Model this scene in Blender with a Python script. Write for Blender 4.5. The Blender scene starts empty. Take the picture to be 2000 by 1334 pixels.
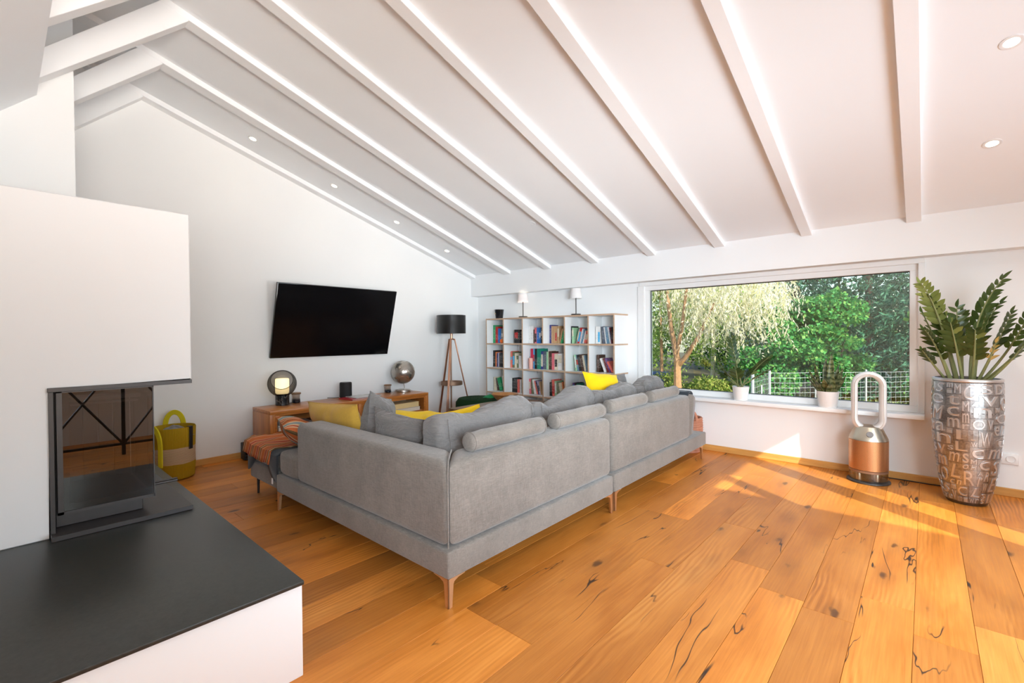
import bpy, bmesh, math, random
import numpy as np
from mathutils import Vector, Matrix, noise

S = bpy.context.scene
COL = S.collection
R = random.Random(7)
PI = math.pi

# ------------------------------------------------------------------ camera
cam_d = bpy.data.cameras.new('camera')
cam_d.sensor_width = 36.0
cam_d.lens = 901.874 / 2000 * 36
cam_d.clip_start = 0.05
cam_d.clip_end = 300
cam = bpy.data.objects.new('camera', cam_d)
COL.objects.link(cam)
yaw, pitch, roll = (math.radians(a) for a in (41.8503, -0.66493, -0.4508))
fw = Vector((math.cos(yaw) * math.cos(pitch), math.sin(yaw) * math.cos(pitch), math.sin(pitch)))
rt = Vector((math.sin(yaw), -math.cos(yaw), 0))
up = rt.cross(fw)
rt2 = math.cos(roll) * rt + math.sin(roll) * up
up2 = -math.sin(roll) * rt + math.cos(roll) * up
cam.matrix_world = Matrix(((rt2.x, up2.x, -fw.x, 0), (rt2.y, up2.y, -fw.y, 0), (rt2.z, up2.z, -fw.z, 1.2), (0, 0, 0, 1)))
S.camera = cam

# ------------------------------------------------------------------ world, sun, fill lamps
S.view_settings.view_transform = 'Standard'
S.view_settings.look = 'None'
S.view_settings.gamma = 1
S.view_settings.use_curve_mapping = False
S.view_settings.exposure = 0.14
S.cycles.max_bounces = 10
S.cycles.diffuse_bounces = 6
S.cycles.transparent_max_bounces = 24
S.cycles.caustics_reflective = False
S.cycles.caustics_refractive = False
S.cycles.sample_clamp_indirect = 6

SUN_EL = math.radians(32.3)
SUN_DIR = Vector((math.cos(SUN_EL) * .552, math.cos(SUN_EL) * .834, -math.sin(SUN_EL)))
# strengths of everything that lights the scene
SKY_E = .34
SUN_E = 8.5
SPOT_NEAR, SPOT_FAR = 30, 2
E_ = dict(a=62, b=20, c=3.6, d=5.5, e=39, f=5, g=12, h=1.2)
W = bpy.data.worlds.new('sky')
S.world = W
W.use_nodes = True
wn = W.node_tree
sky = wn.nodes.new('ShaderNodeTexSky')
sky.sky_type = 'NISHITA'
sky.sun_disc = False
sky.sun_elevation = SUN_EL
sky.sun_rotation = math.atan2(-SUN_DIR.x, -SUN_DIR.y)
wn.nodes['Background'].inputs[1].default_value = SKY_E
wn.links.new(sky.outputs[0], wn.nodes['Background'].inputs[0])


def light(name, typ, energy, color, loc, direction, **kw):
    d = bpy.data.lights.new(name, typ)
    d.energy = energy
    d.color = color
    for k, v in kw.items():
        setattr(d, k, v)
    o = bpy.data.objects.new(name, d)
    COL.objects.link(o)
    o.location = loc
    o.rotation_euler = Vector(direction).to_track_quat('-Z', 'Y').to_euler()
    return o


light('sun', 'SUN', SUN_E, (1.0, .93, .80), (-6, -9, 9), SUN_DIR, angle=.009)
# fill lamps added at the entrance-side doors and window to brighten the room
COOL, WARM = (.74, .895, 1.06), (1.0, .94, .87)     # fill lamp tints, chosen to balance wall and ceiling colour
DOOR, WINDOW = (2.46, -1.52, 1.1), (-.05, -1.52, 1.35)


def fill_light(name, key, at, direction, sx, sy, col, spread=180):
    light(name, 'AREA', E_[key], col, at, direction, shape='RECTANGLE', size=sx, size_y=sy, spread=math.radians(spread))


fill_light('fill_doors', 'a', DOOR, (.12, 1, -.42), 1.6, 2.0, COOL)
fill_light('fill_window', 'b', WINDOW, (.3, 1, -.10), 1.7, 1.3, WARM)
# added narrow beams, aimed to lift the far walls and ceiling
fill_light('fill_doors_eaves', 'c', (2.46, -1.50, .8), (.22, 1, .27), 1.6, 1.3, WARM, 36)
fill_light('fill_doors_rafters', 'd', (2.46, -1.50, .8), (.02, 1, .40), 1.6, 1.3, WARM, 40)
fill_light('fill_window_garden', 'e', WINDOW, (1, 1, -.10), 1.7, 1.2, COOL, 66)
fill_light('fill_window_ridge', 'f', WINDOW, (.20, 1, .30), 1.7, 1.2, WARM, 36)
fill_light('fill_window_gallery', 'g', WINDOW, (-.05, 1, .50), 1.7, 1.2, WARM, 50)
fill_light('fill_window_eaves', 'h', WINDOW, (.50, 1, .20), 1.7, 1.2, WARM, 36)

# ------------------------------------------------------------------ helpers
def lin(h):
    h = h.lstrip('#')
    out = []
    for i in (0, 2, 4):
        c = int(h[i:i + 2], 16) / 255
        out.append(c / 12.92 if c <= .04045 else ((c + .055) / 1.055) ** 2.4)
    return tuple(out) + (1,)


def C(c):
    if isinstance(c, str):
        return lin(c)
    return tuple(c) + (1,) if len(c) == 3 else tuple(c)


class N:
    """small node-graph writer"""
    def __init__(s, name):
        s.m = bpy.data.materials.new(name)
        s.m.use_nodes = True
        s.t = s.m.node_tree
        s.b = s.t.nodes['Principled BSDF']
        s.out = s.t.nodes['Material Output']

    def n(s, typ, **kw):
        x = s.t.nodes.new('ShaderNode' + typ)
        for k, v in kw.items():
            setattr(x, k, v)
        return x

    def l(s, a, b):
        s.t.links.new(a, b)

    def put(s, sock, v):
        if hasattr(v, 'default_value') or hasattr(v, 'links'):
            s.l(v, sock)
        else:
            sock.default_value = v

    def math(s, op, a, b=0.0, c=None):
        x = s.n('Math', operation=op)
        s.put(x.inputs[0], a)
        s.put(x.inputs[1], b)
        if c is not None:
            s.put(x.inputs[2], c)
        return x.outputs[0]

    def mix(s, f, a, b, mode='MIX'):
        x = s.n('Mix', data_type='RGBA', blend_type=mode)
        s.put(x.inputs[0], f)
        s.put(x.inputs[6], C(a) if isinstance(a, (str, tuple)) else a)
        s.put(x.inputs[7], C(b) if isinstance(b, (str, tuple)) else b)
        return x.outputs[2]

    def ramp(s, f, stops):
        x = s.n('ValToRGB')
        e = x.color_ramp.elements
        while len(e) < len(stops):
            e.new(.5)
        for i, (p, c) in enumerate(stops):
            e[i].position = p
            e[i].color = C(c) if not isinstance(c, (int, float)) else (c, c, c, 1)
        s.l(f, x.inputs[0])
        return x.outputs[0]

    def coord(s, kind='Object', scale=(1, 1, 1), loc=None, rot=(0, 0, 0)):
        tc = s.n('TexCoord')
        mp = s.n('Mapping')
        mp.inputs['Scale'].default_value = scale
        mp.inputs['Rotation'].default_value = rot
        s.l(tc.outputs[kind], mp.inputs[0])
        if loc is not None:
            s.put(mp.inputs['Location'], loc)
        return mp.outputs[0]

    def noise(s, vec, scale, detail=3, rough=.5, dist=0):
        x = s.n('TexNoise')
        s.l(vec, x.inputs['Vector'])
        x.inputs['Scale'].default_value = scale
        x.inputs['Detail'].default_value = detail
        x.inputs['Roughness'].default_value = rough
        x.inputs['Distortion'].default_value = dist
        return x.outputs[0]

    def bump(s, h, strength=.2, dist=.01):
        x = s.n('Bump')
        x.inputs['Strength'].default_value = strength
        x.inputs['Distance'].default_value = dist
        s.l(h, x.inputs['Height'])
        s.l(x.outputs[0], s.b.inputs['Normal'])

    def base(s, col, rough=.5, metal=0, spec=None):
        s.put(s.b.inputs['Base Color'], C(col) if isinstance(col, (str, tuple)) else col)
        s.put(s.b.inputs['Roughness'], rough)
        s.b.inputs['Metallic'].default_value = metal
        if spec is not None:
            s.b.inputs['Specular IOR Level'].default_value = spec
        return s


def plain(name, col, rough=.5, metal=0, spec=None, var=.06, scale=30, bump=0.0):
    n = N(name)
    v = n.coord()
    f = n.noise(v, scale, 4)
    c = C(col)
    d = tuple(x * (1 - var) for x in c[:3]) + (1,)
    u = tuple(min(1, x * (1 + var)) for x in c[:3]) + (1,)
    n.base(n.mix(f, d, u), rough, metal, spec)
    if bump:
        n.bump(n.noise(v, scale * 6, 2), bump, .002)
    return n.m


def fabric(name, col, heather=.25, scale=1.0, rough=.95, weave=350, sheen=.3, wrinkle=0.0):
    n = N(name)
    v = n.coord()
    c = C(col)
    big = n.noise(v, 5 * scale, 4, .6)
    a = n.noise(n.coord(scale=(1, 1, 12)), 38 * scale, 3, .7)
    b = n.noise(n.coord(scale=(12, 12, 1)), 38 * scale, 3, .7)
    f = n.math('MULTIPLY_ADD', n.math('ADD', a, b), .5, n.math('MULTIPLY', big, .35))
    lo = tuple(x * (1 - heather) for x in c[:3])
    hi = tuple(min(1, x * (1 + heather)) for x in c[:3])
    n.base(n.ramp(f, [(.42, lo), (.92, hi)]), rough, 0, .15)
    n.b.inputs['Sheen Weight'].default_value = sheen
    h = n.math('ADD', n.noise(v, weave, 2), n.math('MULTIPLY', n.noise(v, 14, 3), 2.0))
    if wrinkle:
        cr = n.math('ABSOLUTE', n.math('SUBTRACT', n.noise(n.coord(scale=(1, 1, 2.6)), 5.5, 3, .5, .8), .5))
        h = n.math('ADD', h, n.math('MULTIPLY', n.ramp(cr, [(0, 0), (.10, 1)]), wrinkle))
    n.bump(h, .28, .003)
    return n.m


def wood(name, dark, light_, scale=1.0, rough=.35, axis=0, bump=.05):
    n = N(name)
    sc = [14, 14, 14]
    sc[axis] = 1.1
    v = n.coord(scale=tuple(x * scale for x in sc))
    a = n.noise(v, 1.6, 5, .6, 1.2)
    b = n.noise(v, 9, 3, .6)
    f = n.math('ADD', n.math('MULTIPLY', a, .75), n.math('MULTIPLY', b, .3))
    n.base(n.ramp(f, [(.35, dark), (.72, light_)]), rough)
    n.bump(b, bump, .002)
    return n.m


def thin_glass(name, tint, fres=1.0, ior=1.5, rough=0.0):
    n = N(name)
    n.t.nodes.remove(n.b)
    t = n.n('BsdfTransparent')
    t.inputs[0].default_value = C(tint)
    g = n.n('BsdfGlossy')
    g.inputs['Roughness'].default_value = rough
    lw = n.n('LayerWeight')
    lw.inputs[0].default_value = .5
    r0 = 2 * ((ior - 1) / (ior + 1)) ** 2           # both faces of the sheet
    fr = n.math('MULTIPLY_ADD', n.math('POWER', lw.outputs['Facing'], 5.0), 1 - r0, r0)
    mx = n.n('MixShader')
    n.l(n.math('MULTIPLY', fr, fres), mx.inputs[0])
    n.l(t.outputs[0], mx.inputs[1])
    n.l(g.outputs[0], mx.inputs[2])
    n.l(mx.outputs[0], n.out.inputs[0])
    return n.m


def emit(name, col, st):
    n = N(name)
    n.base(col, .5)
    n.b.inputs['Emission Color'].default_value = C(col)
    n.b.inputs['Emission Strength'].default_value = st
    return n.m


class B:
    """collects shapes into one mesh"""
    def __init__(s):
        s.bm = bmesh.new()
        s.mi = 0

    def _fin(s, verts, M=None):
        if M is not None:
            bmesh.ops.transform(s.bm, matrix=M, verts=verts)

    def box(s, x0, x1, y0, y1, z0, z1, bev=0.0, seg=2, M=None):
        vs = [s.bm.verts.new(p) for p in ((x0, y0, z0), (x1, y0, z0), (x1, y1, z0), (x0, y1, z0), (x0, y0, z1), (x1, y0, z1), (x1, y1, z1), (x0, y1, z1))]
        fs = [s.bm.faces.new([vs[i] for i in q]) for q in ((3, 2, 1, 0), (4, 5, 6, 7), (0, 1, 5, 4), (1, 2, 6, 5), (2, 3, 7, 6), (3, 0, 4, 7))]
        for f in fs:
            f.material_index = s.mi
        if bev > 0:
            es = list({e for f in fs for e in f.edges})
            r = bmesh.ops.bevel(s.bm, geom=es, offset=bev, segments=seg, profile=.5, affect='EDGES', clamp_overlap=True)
            vs = list({v for f in r['faces'] for v in f.verts} | {v for v in vs if v.is_valid})
        s._fin(vs, M)
        return s

    def prism(s, poly, z0, z1, bev=0.0, seg=3, M=None, only_top=False):
        n = len(poly)
        a = [s.bm.verts.new((p[0], p[1], z0)) for p in poly]
        b = [s.bm.verts.new((p[0], p[1], z1)) for p in poly]
        fs = [s.bm.faces.new(a[::-1]), s.bm.faces.new(b)]
        for i in range(n):
            j = (i + 1) % n
            fs.append(s.bm.faces.new((a[i], a[j], b[j], b[i])))
        for f in fs:
            f.material_index = s.mi
        vs = a + b
        if bev > 0:
            es = list({e for f in fs for e in f.edges})
            if only_top:
                es = list(fs[1].edges)
            r = bmesh.ops.bevel(s.bm, geom=es, offset=bev, segments=seg, profile=.5, affect='EDGES', clamp_overlap=True)
            vs = list({v for f in r['faces'] for v in f.verts} | {v for v in vs if v.is_valid})
        s._fin(vs, M)
        return s

    def lathe(s, prof, c=(0, 0, 0), n=32, M=None, cap0=True, cap1=True):
        rings, allv = [], []
        for r, z in prof:
            ring = [s.bm.verts.new((c[0] + r * math.cos(2 * PI * k / n), c[1] + r * math.sin(2 * PI * k / n), c[2] + z)) for k in range(n)]
            rings.append(ring)
            allv += ring
        for a, b in zip(rings, rings[1:]):
            for k in range(n):
                f = s.bm.faces.new((a[k], a[(k + 1) % n], b[(k + 1) % n], b[k]))
                f.material_index = s.mi
        if cap0:
            s.bm.faces.new(rings[0][::-1]).material_index = s.mi
        if cap1:
            s.bm.faces.new(rings[-1]).material_index = s.mi
        s._fin(allv, M)
        return s

    def tube(s, pts, r, n=8, closed=False, M=None, squash=1.0):
        pts = [Vector(p) for p in pts]
        m = len(pts)
        rad = r if isinstance(r, (list, tuple)) else [r] * m
        rings, allv = [], []
        prev = None
        for i, p in enumerate(pts):
            if closed:
                t = (pts[(i + 1) % m] - pts[i - 1]).normalized()
            else:
                t = (pts[min(i + 1, m - 1)] - pts[max(i - 1, 0)]).normalized()
            if prev is None:
                u = t.orthogonal().normalized()
            else:
                u = (prev - t * prev.dot(t))
                u = u.normalized() if u.length > 1e-6 else t.orthogonal().normalized()
            prev = u
            w = t.cross(u)
            ring = [s.bm.verts.new(p + rad[i] * (math.cos(2 * PI * k / n) * u + squash * math.sin(2 * PI * k / n) * w)) for k in range(n)]
            rings.append(ring)
            allv += ring
        pr = list(zip(rings, rings[1:]))
        if closed:
            pr.append((rings[-1], rings[0]))
        for a, b in pr:
            for k in range(n):
                s.bm.faces.new((a[k], a[(k + 1) % n], b[(k + 1) % n], b[k])).material_index = s.mi
        if not closed:
            s.bm.faces.new(rings[0][::-1]).material_index = s.mi
            s.bm.faces.new(rings[-1]).material_index = s.mi
        s._fin(allv, M)
        return s

    def grid(s, fn, nu, nv, thick=0):
        vs = [[s.bm.verts.new(fn(i / nu, j / nv)) for j in range(nv + 1)] for i in range(nu + 1)]
        for i in range(nu):
            for j in range(nv):
                s.bm.faces.new((vs[i][j], vs[i + 1][j], vs[i + 1][j + 1], vs[i][j + 1])).material_index = s.mi
        return s

    def build(s, name, mat, parent=None, smooth=True, ang=35, loc=None, rot=None):
        bmesh.ops.recalc_face_normals(s.bm, faces=s.bm.faces[:])
        me = bpy.data.meshes.new(name)
        s.bm.to_mesh(me)
        s.bm.free()
        for m in (mat if isinstance(mat, (list, tuple)) else [mat]):
            me.materials.append(m)
        if smooth:
            me.shade_smooth()
            me.set_sharp_from_angle(angle=math.radians(ang))
        return link(name, me, parent, loc, rot)


def link(name, me, parent=None, loc=None, rot=None):
    o = bpy.data.objects.new(name, me)
    COL.objects.link(o)
    if parent is not None:
        o.parent = parent
    if loc is not None:
        o.location = loc
    if rot is not None:
        o.rotation_euler = rot
    return o


def tag(o, label, cat, group=None, kind=None):
    o['label'] = label
    o['category'] = cat
    if group:
        o['group'] = group
    if kind:
        o['kind'] = kind
    return o


def thing(name, label, cat, loc=(0, 0, 0), rz=0.0, group=None):
    o = bpy.data.objects.new(name, None)
    COL.objects.link(o)
    o.empty_display_size = .05
    o.location = loc
    o.rotation_euler = (0, 0, rz)
    return tag(o, label, cat, group)


def struct(o):
    o['kind'] = 'structure'
    return o


def copy_tree(o, parent=None):
    c = o.copy()
    COL.objects.link(c)
    c.parent = parent
    for ch in list(o.children):
        copy_tree(ch, c)
    return c


def np_mesh(name, verts, faces, mat, parent=None, loc=None, smooth=False):
    """fast mesh from numpy verts (n,3) and faces (m,k)"""
    me = bpy.data.meshes.new(name)
    verts = np.asarray(verts, np.float32)
    faces = np.asarray(faces, np.int32)
    k = faces.shape[1]
    me.vertices.add(len(verts))
    me.vertices.foreach_set('co', verts.ravel())
    me.loops.add(faces.size)
    me.loops.foreach_set('vertex_index', faces.ravel())
    me.polygons.add(len(faces))
    me.polygons.foreach_set('loop_start', np.arange(0, faces.size, k, dtype=np.int32))
    me.polygons.foreach_set('loop_total', np.full(len(faces), k, np.int32))
    me.update(calc_edges=True)
    me.materials.append(mat)
    if smooth:
        me.shade_smooth()
    return link(name, me, parent, loc)


# ------------------------------------------------------------------ shared materials
M = {}
M['wall'] = plain('painted plaster', (.875, .88, .875), .85, var=.015, scale=3, bump=.02)
M['ceil'] = plain('painted ceiling', (.895, .92, .94), .9, var=.012, scale=3)
M['beam'] = plain('white lacquered beam', (.91, .92, .93), .6, var=.012, scale=6)
M['white'] = plain('white lacquer', (.84, .84, .83), .45, var=.01, scale=6)
M['hood'] = plain('smooth white render', (.83, .85, .865), .75, var=.01, scale=4)
M['steel'] = plain('dark gun steel', (.075, .07, .07), .42, .7, var=.12)
M['black'] = plain('matt black', (.012, .012, .013), .5, var=.1)
M['blackgloss'] = plain('black gloss', (.008, .008, .009), .12, var=.05)
M['silver'] = plain('brushed nickel', (.62, .58, .52), .3, 1.0, var=.1)
M['gold'] = plain('champagne metal', (.86, .62, .38), .42, 1.0, var=.08)
M['copper'] = plain('copper tube', (.62, .34, .22), .32, 1.0, var=.08)
M['bronze'] = plain('bronze lacquer', (.30, .18, .115), .42, .6, var=.08)
M['sofa'] = fabric('grey linen weave', (.198, .175, .152), .5)
M['cushion'] = fabric('washed grey velvet cotton', (.178, .166, .157), .24, weave=500, wrinkle=9.0)
M['yellow'] = fabric('bright yellow cotton', (.86, .58, .008), .10, sheen=.15)
M['mustard'] = fabric('mustard slub linen', (.64, .385, .06), .18, sheen=.15)
M['denim'] = fabric('charcoal denim throw', (.035, .042, .05), .3)
M['birch'] = wood('plywood edge', (.48, .31, .20), (.62, .43, .29), 1.0, .55, 1)
M['console'] = wood('oiled sheesham wood', (.33, .10, .018), (.66, .255, .055), .8, .28, 0)
M['walnut'] = wood('walnut', (.12, .060, .026), (.26, .140, .062), .8, .4, 0)
M['skirt'] = wood('oak skirting', (.54, .255, .062), (.72, .39, .11), .7, .45, 1)
M['skirtx'] = wood('oak skirting along the gable', (.54, .255, .062), (.72, .39, .11), .7, .45, 0)
M['glass'] = thin_glass('window pane', (.94, .97, .95), .9)
M['paper'] = plain('book pages', (.80, .74, .62), .9, var=.1, scale=120)
M['pot'] = plain('white glazed pot', (.84, .83, .81), .35, var=.01)
M['soil'] = plain('potting soil', (.035, .024, .016), .95, var=.5, scale=60, bump=.5)

# ================================================================== SETTING
XW, YT, XL, YF = 4.932, 5.108, -1.3, -1.6
SL = .3126
zc = lambda x: 3.333 - SL * (x - .87)          # underside of the ceiling boards

# ---- floor: subfloor + oak planks
def plank_material():
    n = N('rustic oak planks')
    oi = n.n('ObjectInfo')
    tc = n.n('TexCoord')
    off = n.n('CombineXYZ')
    n.l(n.math('MULTIPLY', oi.outputs['Random'], 91.0), off.inputs[0])
    n.l(n.math('MULTIPLY', oi.outputs['Random'], 37.0), off.inputs[1])
    n.l(n.math('MULTIPLY', oi.outputs['Random'], 53.0), off.inputs[2])
    add = n.n('VectorMath', operation='ADD')
    n.l(tc.outputs['Object'], add.inputs[0])
    n.l(off.outputs[0], add.inputs[1])
    P = add.outputs[0]

    def mp(sx, sy, src=P):
        m = n.n('Mapping')
        m.inputs['Scale'].default_value = (sx, sy, 1)
        n.l(src, m.inputs[0])
        return m.outputs[0]
    # knots: sparse voronoi cells, stretched along the board
    vk = n.n('TexVoronoi')
    vk.feature = 'F1'
    vk.inputs['Scale'].default_value = 1.0
    wob = n.noise(mp(9, 22), 1, 2)
    n.l(mp(2.1, 5.2), vk.inputs['Vector'])
    kd = n.math('ADD', vk.outputs['Distance'], n.math('MULTIPLY', n.math('SUBTRACT', wob, .5), .22))
    knot = n.ramp(kd, [(.0, 1), (.06, .9), (.11, .22), (.34, 0)])
    # figured growth rings
    wv = n.n('TexWave')
    wv.wave_type = 'BANDS'
    wv.bands_direction = 'Y'
    wv.inputs['Scale'].default_value = 9.0
    wv.inputs['Distortion'].default_value = 16.0
    wv.inputs['Detail'].default_value = 2.0
    wv.inputs['Detail Scale'].default_value = .45
    wv.inputs['Detail Roughness'].default_value = .6
    n.l(mp(.30, 1.5), wv.inputs['Vector'])
    fig = n.ramp(n.noise(mp(.55, 2.6), 1.5, 2), [(.50, .03), (.70, 1)])
    grain = n.noise(mp(3.5, 120), 1, 4, .65, .4)
    blot = n.noise(mp(1.3, 4), 1, 3, .55, .6)
    f = n.math('ADD', n.math('MULTIPLY', n.math('MULTIPLY', n.math('SUBTRACT', wv.outputs['Fac'], .5), fig), .20), n.math('MULTIPLY_ADD', grain, .34, .07))
    f = n.math('ADD', f, n.math('MULTIPLY', blot, .55))
    col = n.ramp(f, [(.20, (.28, .082, .008)), (.42, (.53, .175, .022)), (.60, (.70, .265, .046)), (.82, (.83, .375, .090))])
    col = n.mix(1.0, col, oi.outputs['Color'], 'MULTIPLY')
    col = n.mix(n.math('MULTIPLY', knot, .88), col, (.06, .024, .009))
    # long dark checks (cracks) that wander along the grain
    cn = n.noise(mp(1.1, 6.5), 1, 3, .55, .5)
    cr = n.math('ABSOLUTE', n.math('SUBTRACT', cn, .5))
    cr = n.ramp(cr, [(.0, 1), (.0045, .8), (.010, 0)])
    msk = n.ramp(n.noise(mp(.9, 3.0), 1.3, 2), [(.56, 0), (.60, 1)])
    crack = n.math('MULTIPLY', cr, msk)
    col = n.mix(crack, col, (.022, .013, .008))
    n.base(col, n.math('MULTIPLY_ADD', grain, .22, .30), 0, .38)
    n.bump(n.math('SUBTRACT', n.math('MULTIPLY', grain, .4), n.math('ADD', crack, n.math('MULTIPLY', knot, .4))), .22, .004)
    return n.m


M['plank'] = plank_material()
sub = struct(B().box(XL, XW, YF, YT, -.06, -.0125).build('floor', plain('screed below the boards', (.10, .05, .02), .9), smooth=False))
PW = .1845
cache = {}


def plank_mesh(L):
    k = round(L, 3)
    if k not in cache:
        b = B().box(-L / 2 + .0006, L / 2 - .0006, -PW / 2 + .0006, PW / 2 - .0006, -.0125, 0, .0011, 1)
        o = b.build('plank', M['plank'], None, smooth=False)
        cache[k] = o.data
        bpy.data.objects.remove(o)
    return cache[k]


# end joints that the photo shows (row -> x of a joint)
joints = {4: 1.086, 0: 2.62, 1: 2.35, -1: 2.42, 3: 2.60, 2: 2.40, 5: 2.30, 8: 1.6}
for row in range(-9, 28):
    y0 = .034 + PW * row
    if y0 + PW < YF or y0 > YT:
        continue
    x = XL - R.uniform(0, 1.6)
    if row in joints:
        x = joints[row] - 2.0 * 2
    while x < XW:
        L = R.choice((1.2, 1.6, 2.0, 2.2)) if row not in joints else 2.0
        a, b = max(x, XL), min(x + L, XW)
        if b - a > .05:
            pl = link('plank', plank_mesh(b - a), sub, ((a + b) / 2, y0 + PW / 2, 0))
            g = R.uniform(.72, 1.18)
            w = R.uniform(-.06, .06)
            pl.color = (g * (1 + w * .3), g, g * (1 - w * 1.5), 1)
        x += L

# ---- walls
struct(B().box(XL - .2, XW + .2, YT, YT + .2, -.06, 4.6).build('wall_gable', M['wall'], smooth=False))
b = B()
b.box(XW, XW + .2, YF - .2, YT, -.06, .530)
b.box(XW, XW + .2, YF - .2, YT, 1.795, 2.4)
b.box(XW, XW + .2, 2.415, YT, .530, 1.795)
b.box(XW, XW + .2, YF - .2, .015, .530, 1.795)
struct(b.build('wall_garden', M['wall'], smooth=False))
b = B()                                            # entrance side, behind the camera: glazed doors and a window
b.box(XL - .2, -1.85 + .9, YF - .2, YF, -.06, 4.6)
b.box(-.95, .85, YF - .2, YF, -.06, .62)
b.box(-.95, .85, YF - .2, YF, 2.05, 4.6)
b.box(.85, 1.62, YF - .2, YF, -.06, 4.6)
b.box(1.62, 3.30, YF - .2, YF, 2.30, 4.6)
b.box(3.30, XW, YF - .2, YF, -.06, 4.6)
struct(b.build('wall_entrance', M['wall'], smooth=False))
struct(B().box(XL - .2, XL, YF, YT, -.06, 2.0).build('wall_knee', M['wall'], smooth=False))
struct(B().box(XL, .323, 3.72, 4.15, 0, 4.2).build('wall_chimney', M['wall'], smooth=False))
struct(B().box(-.55, -.45, YF, YT, 1.7, 3.95).build('wall_gallery', M['wall'], smooth=False))
# dropped beam over the window wall
struct(B().box(4.785, XW, YF, YT, 1.797, 2.25).build('trim_1', M['wall'], smooth=False))

# ---- ceiling: boards of the long slope, steep slope on the chimney side, rafters and braces
ROT = Matrix.Rotation(PI / 2, 4, 'X')              # prism in x/z -> extruded along -y


def xz_prism(bb, poly, y0, y1, bev=0.0):
    bb.prism([(p[0], p[1]) for p in poly], -y1, -y0, bev, 1, M=ROT)
    return bb


cl = B()
xz_prism(cl, [(-.5, zc(-.5)), (5.13, zc(5.13)), (5.13, zc(5.13) + .2), (-.5, zc(-.5) + .2)], YF - .2, YT + .1)
xz_prism(cl, [(XL - .2, 2.574 + .993 * (XL - .2 - .17)), (.17, 2.574), (.17, 2.80), (XL - .2, 2.80 + .993 * (XL - .2 - .17))], YF, YT)
ceil = struct(cl.build('ceiling', M['ceil'], smooth=False))
RAFT = [(5.008, YT), (4.305, 4.421), (3.602, 3.702), (2.903, 2.995), (2.187, 2.275), (1.473, 1.57), (.743, .824), (.024, .115), (-.70, -.61), (-1.42, -1.33)]
for y0, y1 in RAFT:
    bb = B()
    zb = lambda x: zc(x) - .0455
    xz_prism(bb, [(-.5, zb(-.5)), (4.785, zb(4.785)), (4.785, zc(4.785) + .01), (-.5, zc(-.5) + .01)], y0, y1, .002)
    r = bb.build('rafter', M['beam'], ceil, smooth=False)
    bb = B()
    k = .94
    z_ = 3.284 - k * .772
    xz_prism(bb, [(.10, z_), (.872, 3.284), (.80, zb(.80) + .03), (.72, zb(.72) + .005), (.10, z_ + .150)], y0 + .001, y1 - .001, .002)
    bb.build('brace', M['beam'], ceil, smooth=False)

# ---- skirting boards
struct(B().box(.323, XW - .018, YT - .018, YT, 0, .06, .003, 1).build('baseboard_gable', M['skirtx']))
struct(B().box(XW - .018, XW, YF, YT, 0, .06, .003, 1).build('baseboard_garden', M['skirt']))

# ---- garden window
win = struct(B().box(4.800, 4.97, .004, 2.42, .519, .555, .004, 2).build('window_1', M['white']))  # sill board
fr = B()
ya, yb, za, zb_ = .015, 2.415, .555, 1.795
for (y0, y1, z0, z1) in ((ya, yb, za, za + .055), (ya, yb, zb_ - .09, zb_), (ya, ya + .082, za + .055, zb_ - .09), (yb - .075, yb, za + .055, zb_ - .09)):
    fr.box(4.948, 5.03, y0, y1, z0, z1, .003, 1)
fr.build('frame', M['white'], win)
ca = B()
for (y0, y1, z0, z1) in ((ya - .012, yb + .03, 1.755, 1.797), (ya - .012, ya + .03, .555, 1.755), (yb - .03, yb + .05, .555, 1.755)):
    ca.box(4.918, 4.95, y0, y1, z0, z1, .003, 1)
ca.build('casing', M['white'], win)
gk = B()
g0, g1, h0, h1 = ya + .076, yb - .069, za + .049, zb_ - .084
for (y0, y1, z0, z1) in ((g0, g1, h0, h0 + .01), (g0, g1, h1 - .012, h1), (g0, g0 + .008, h0, h1), (g1 - .008, g1, h0, h1)):
    gk.box(4.99, 5.012, y0, y1, z0, z1)
gk.build('gasket', M['black'], win, smooth=False)
B().box(4.999, 5.003, ya + .06, yb - .06, za + .04, zb_ - .07).build('pane', M['glass'], win, smooth=False)

# ---- glazed doors and window on the entrance side
dr = struct(B().box(1.62, 3.30, YF - .14, YF - .06, -.01, .012).build('door_1', M['white'], smooth=False))
db = B()
for x0, x1, z0, z1 in ((1.62, 1.665, .012, 2.30), (2.07, 2.172, .012, 2.30), (2.765, 2.955, .012, 2.30), (3.255, 3.30, .012, 2.30), (1.62, 3.30, 2.27, 2.30), (1.62, 3.30, .012, .06)):
    db.box(x0, x1, YF - .13, YF - .07, z0, z1)
db.build('frame', M['white'], dr, smooth=False)
for x0, x1 in ((1.665, 2.07), (2.172, 2.765), (2.955, 3.255)):
    B().box(x0, x1, YF - .102, YF - .098, .06, 2.27).build('pane', M['glass'], dr, smooth=False)
w2 = struct(B().box(-.95, .85, YF - .14, YF + .02, .60, .63).build('window_2', M['white'], smooth=False))
db = B()
for x0, x1, z0, z1 in ((-.95, -.88, .63, 2.05), (.78, .85, .63, 2.05), (-.09, -.01, .63, 2.05), (-.95, .85, 1.98, 2.05), (-.95, .85, .63, .69)):
    db.box(x0, x1, YF - .13, YF - .07, z0, z1)
db.build('frame', M['white'], w2, smooth=False)
for x0, x1 in ((-.88, -.09), (-.01, .78)):
    B().box(x0, x1, YF - .102, YF - .098, .69, 1.98).build('pane', M['glass'], w2, smooth=False)
# unseen slab added outside the entrance front (keeps the low sun off the west half of the room)
struct(B().box(-6, 1.02, -8, -1.85, 3.0, 3.12).build('sun_blocker', M['wall'], smooth=False))

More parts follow.
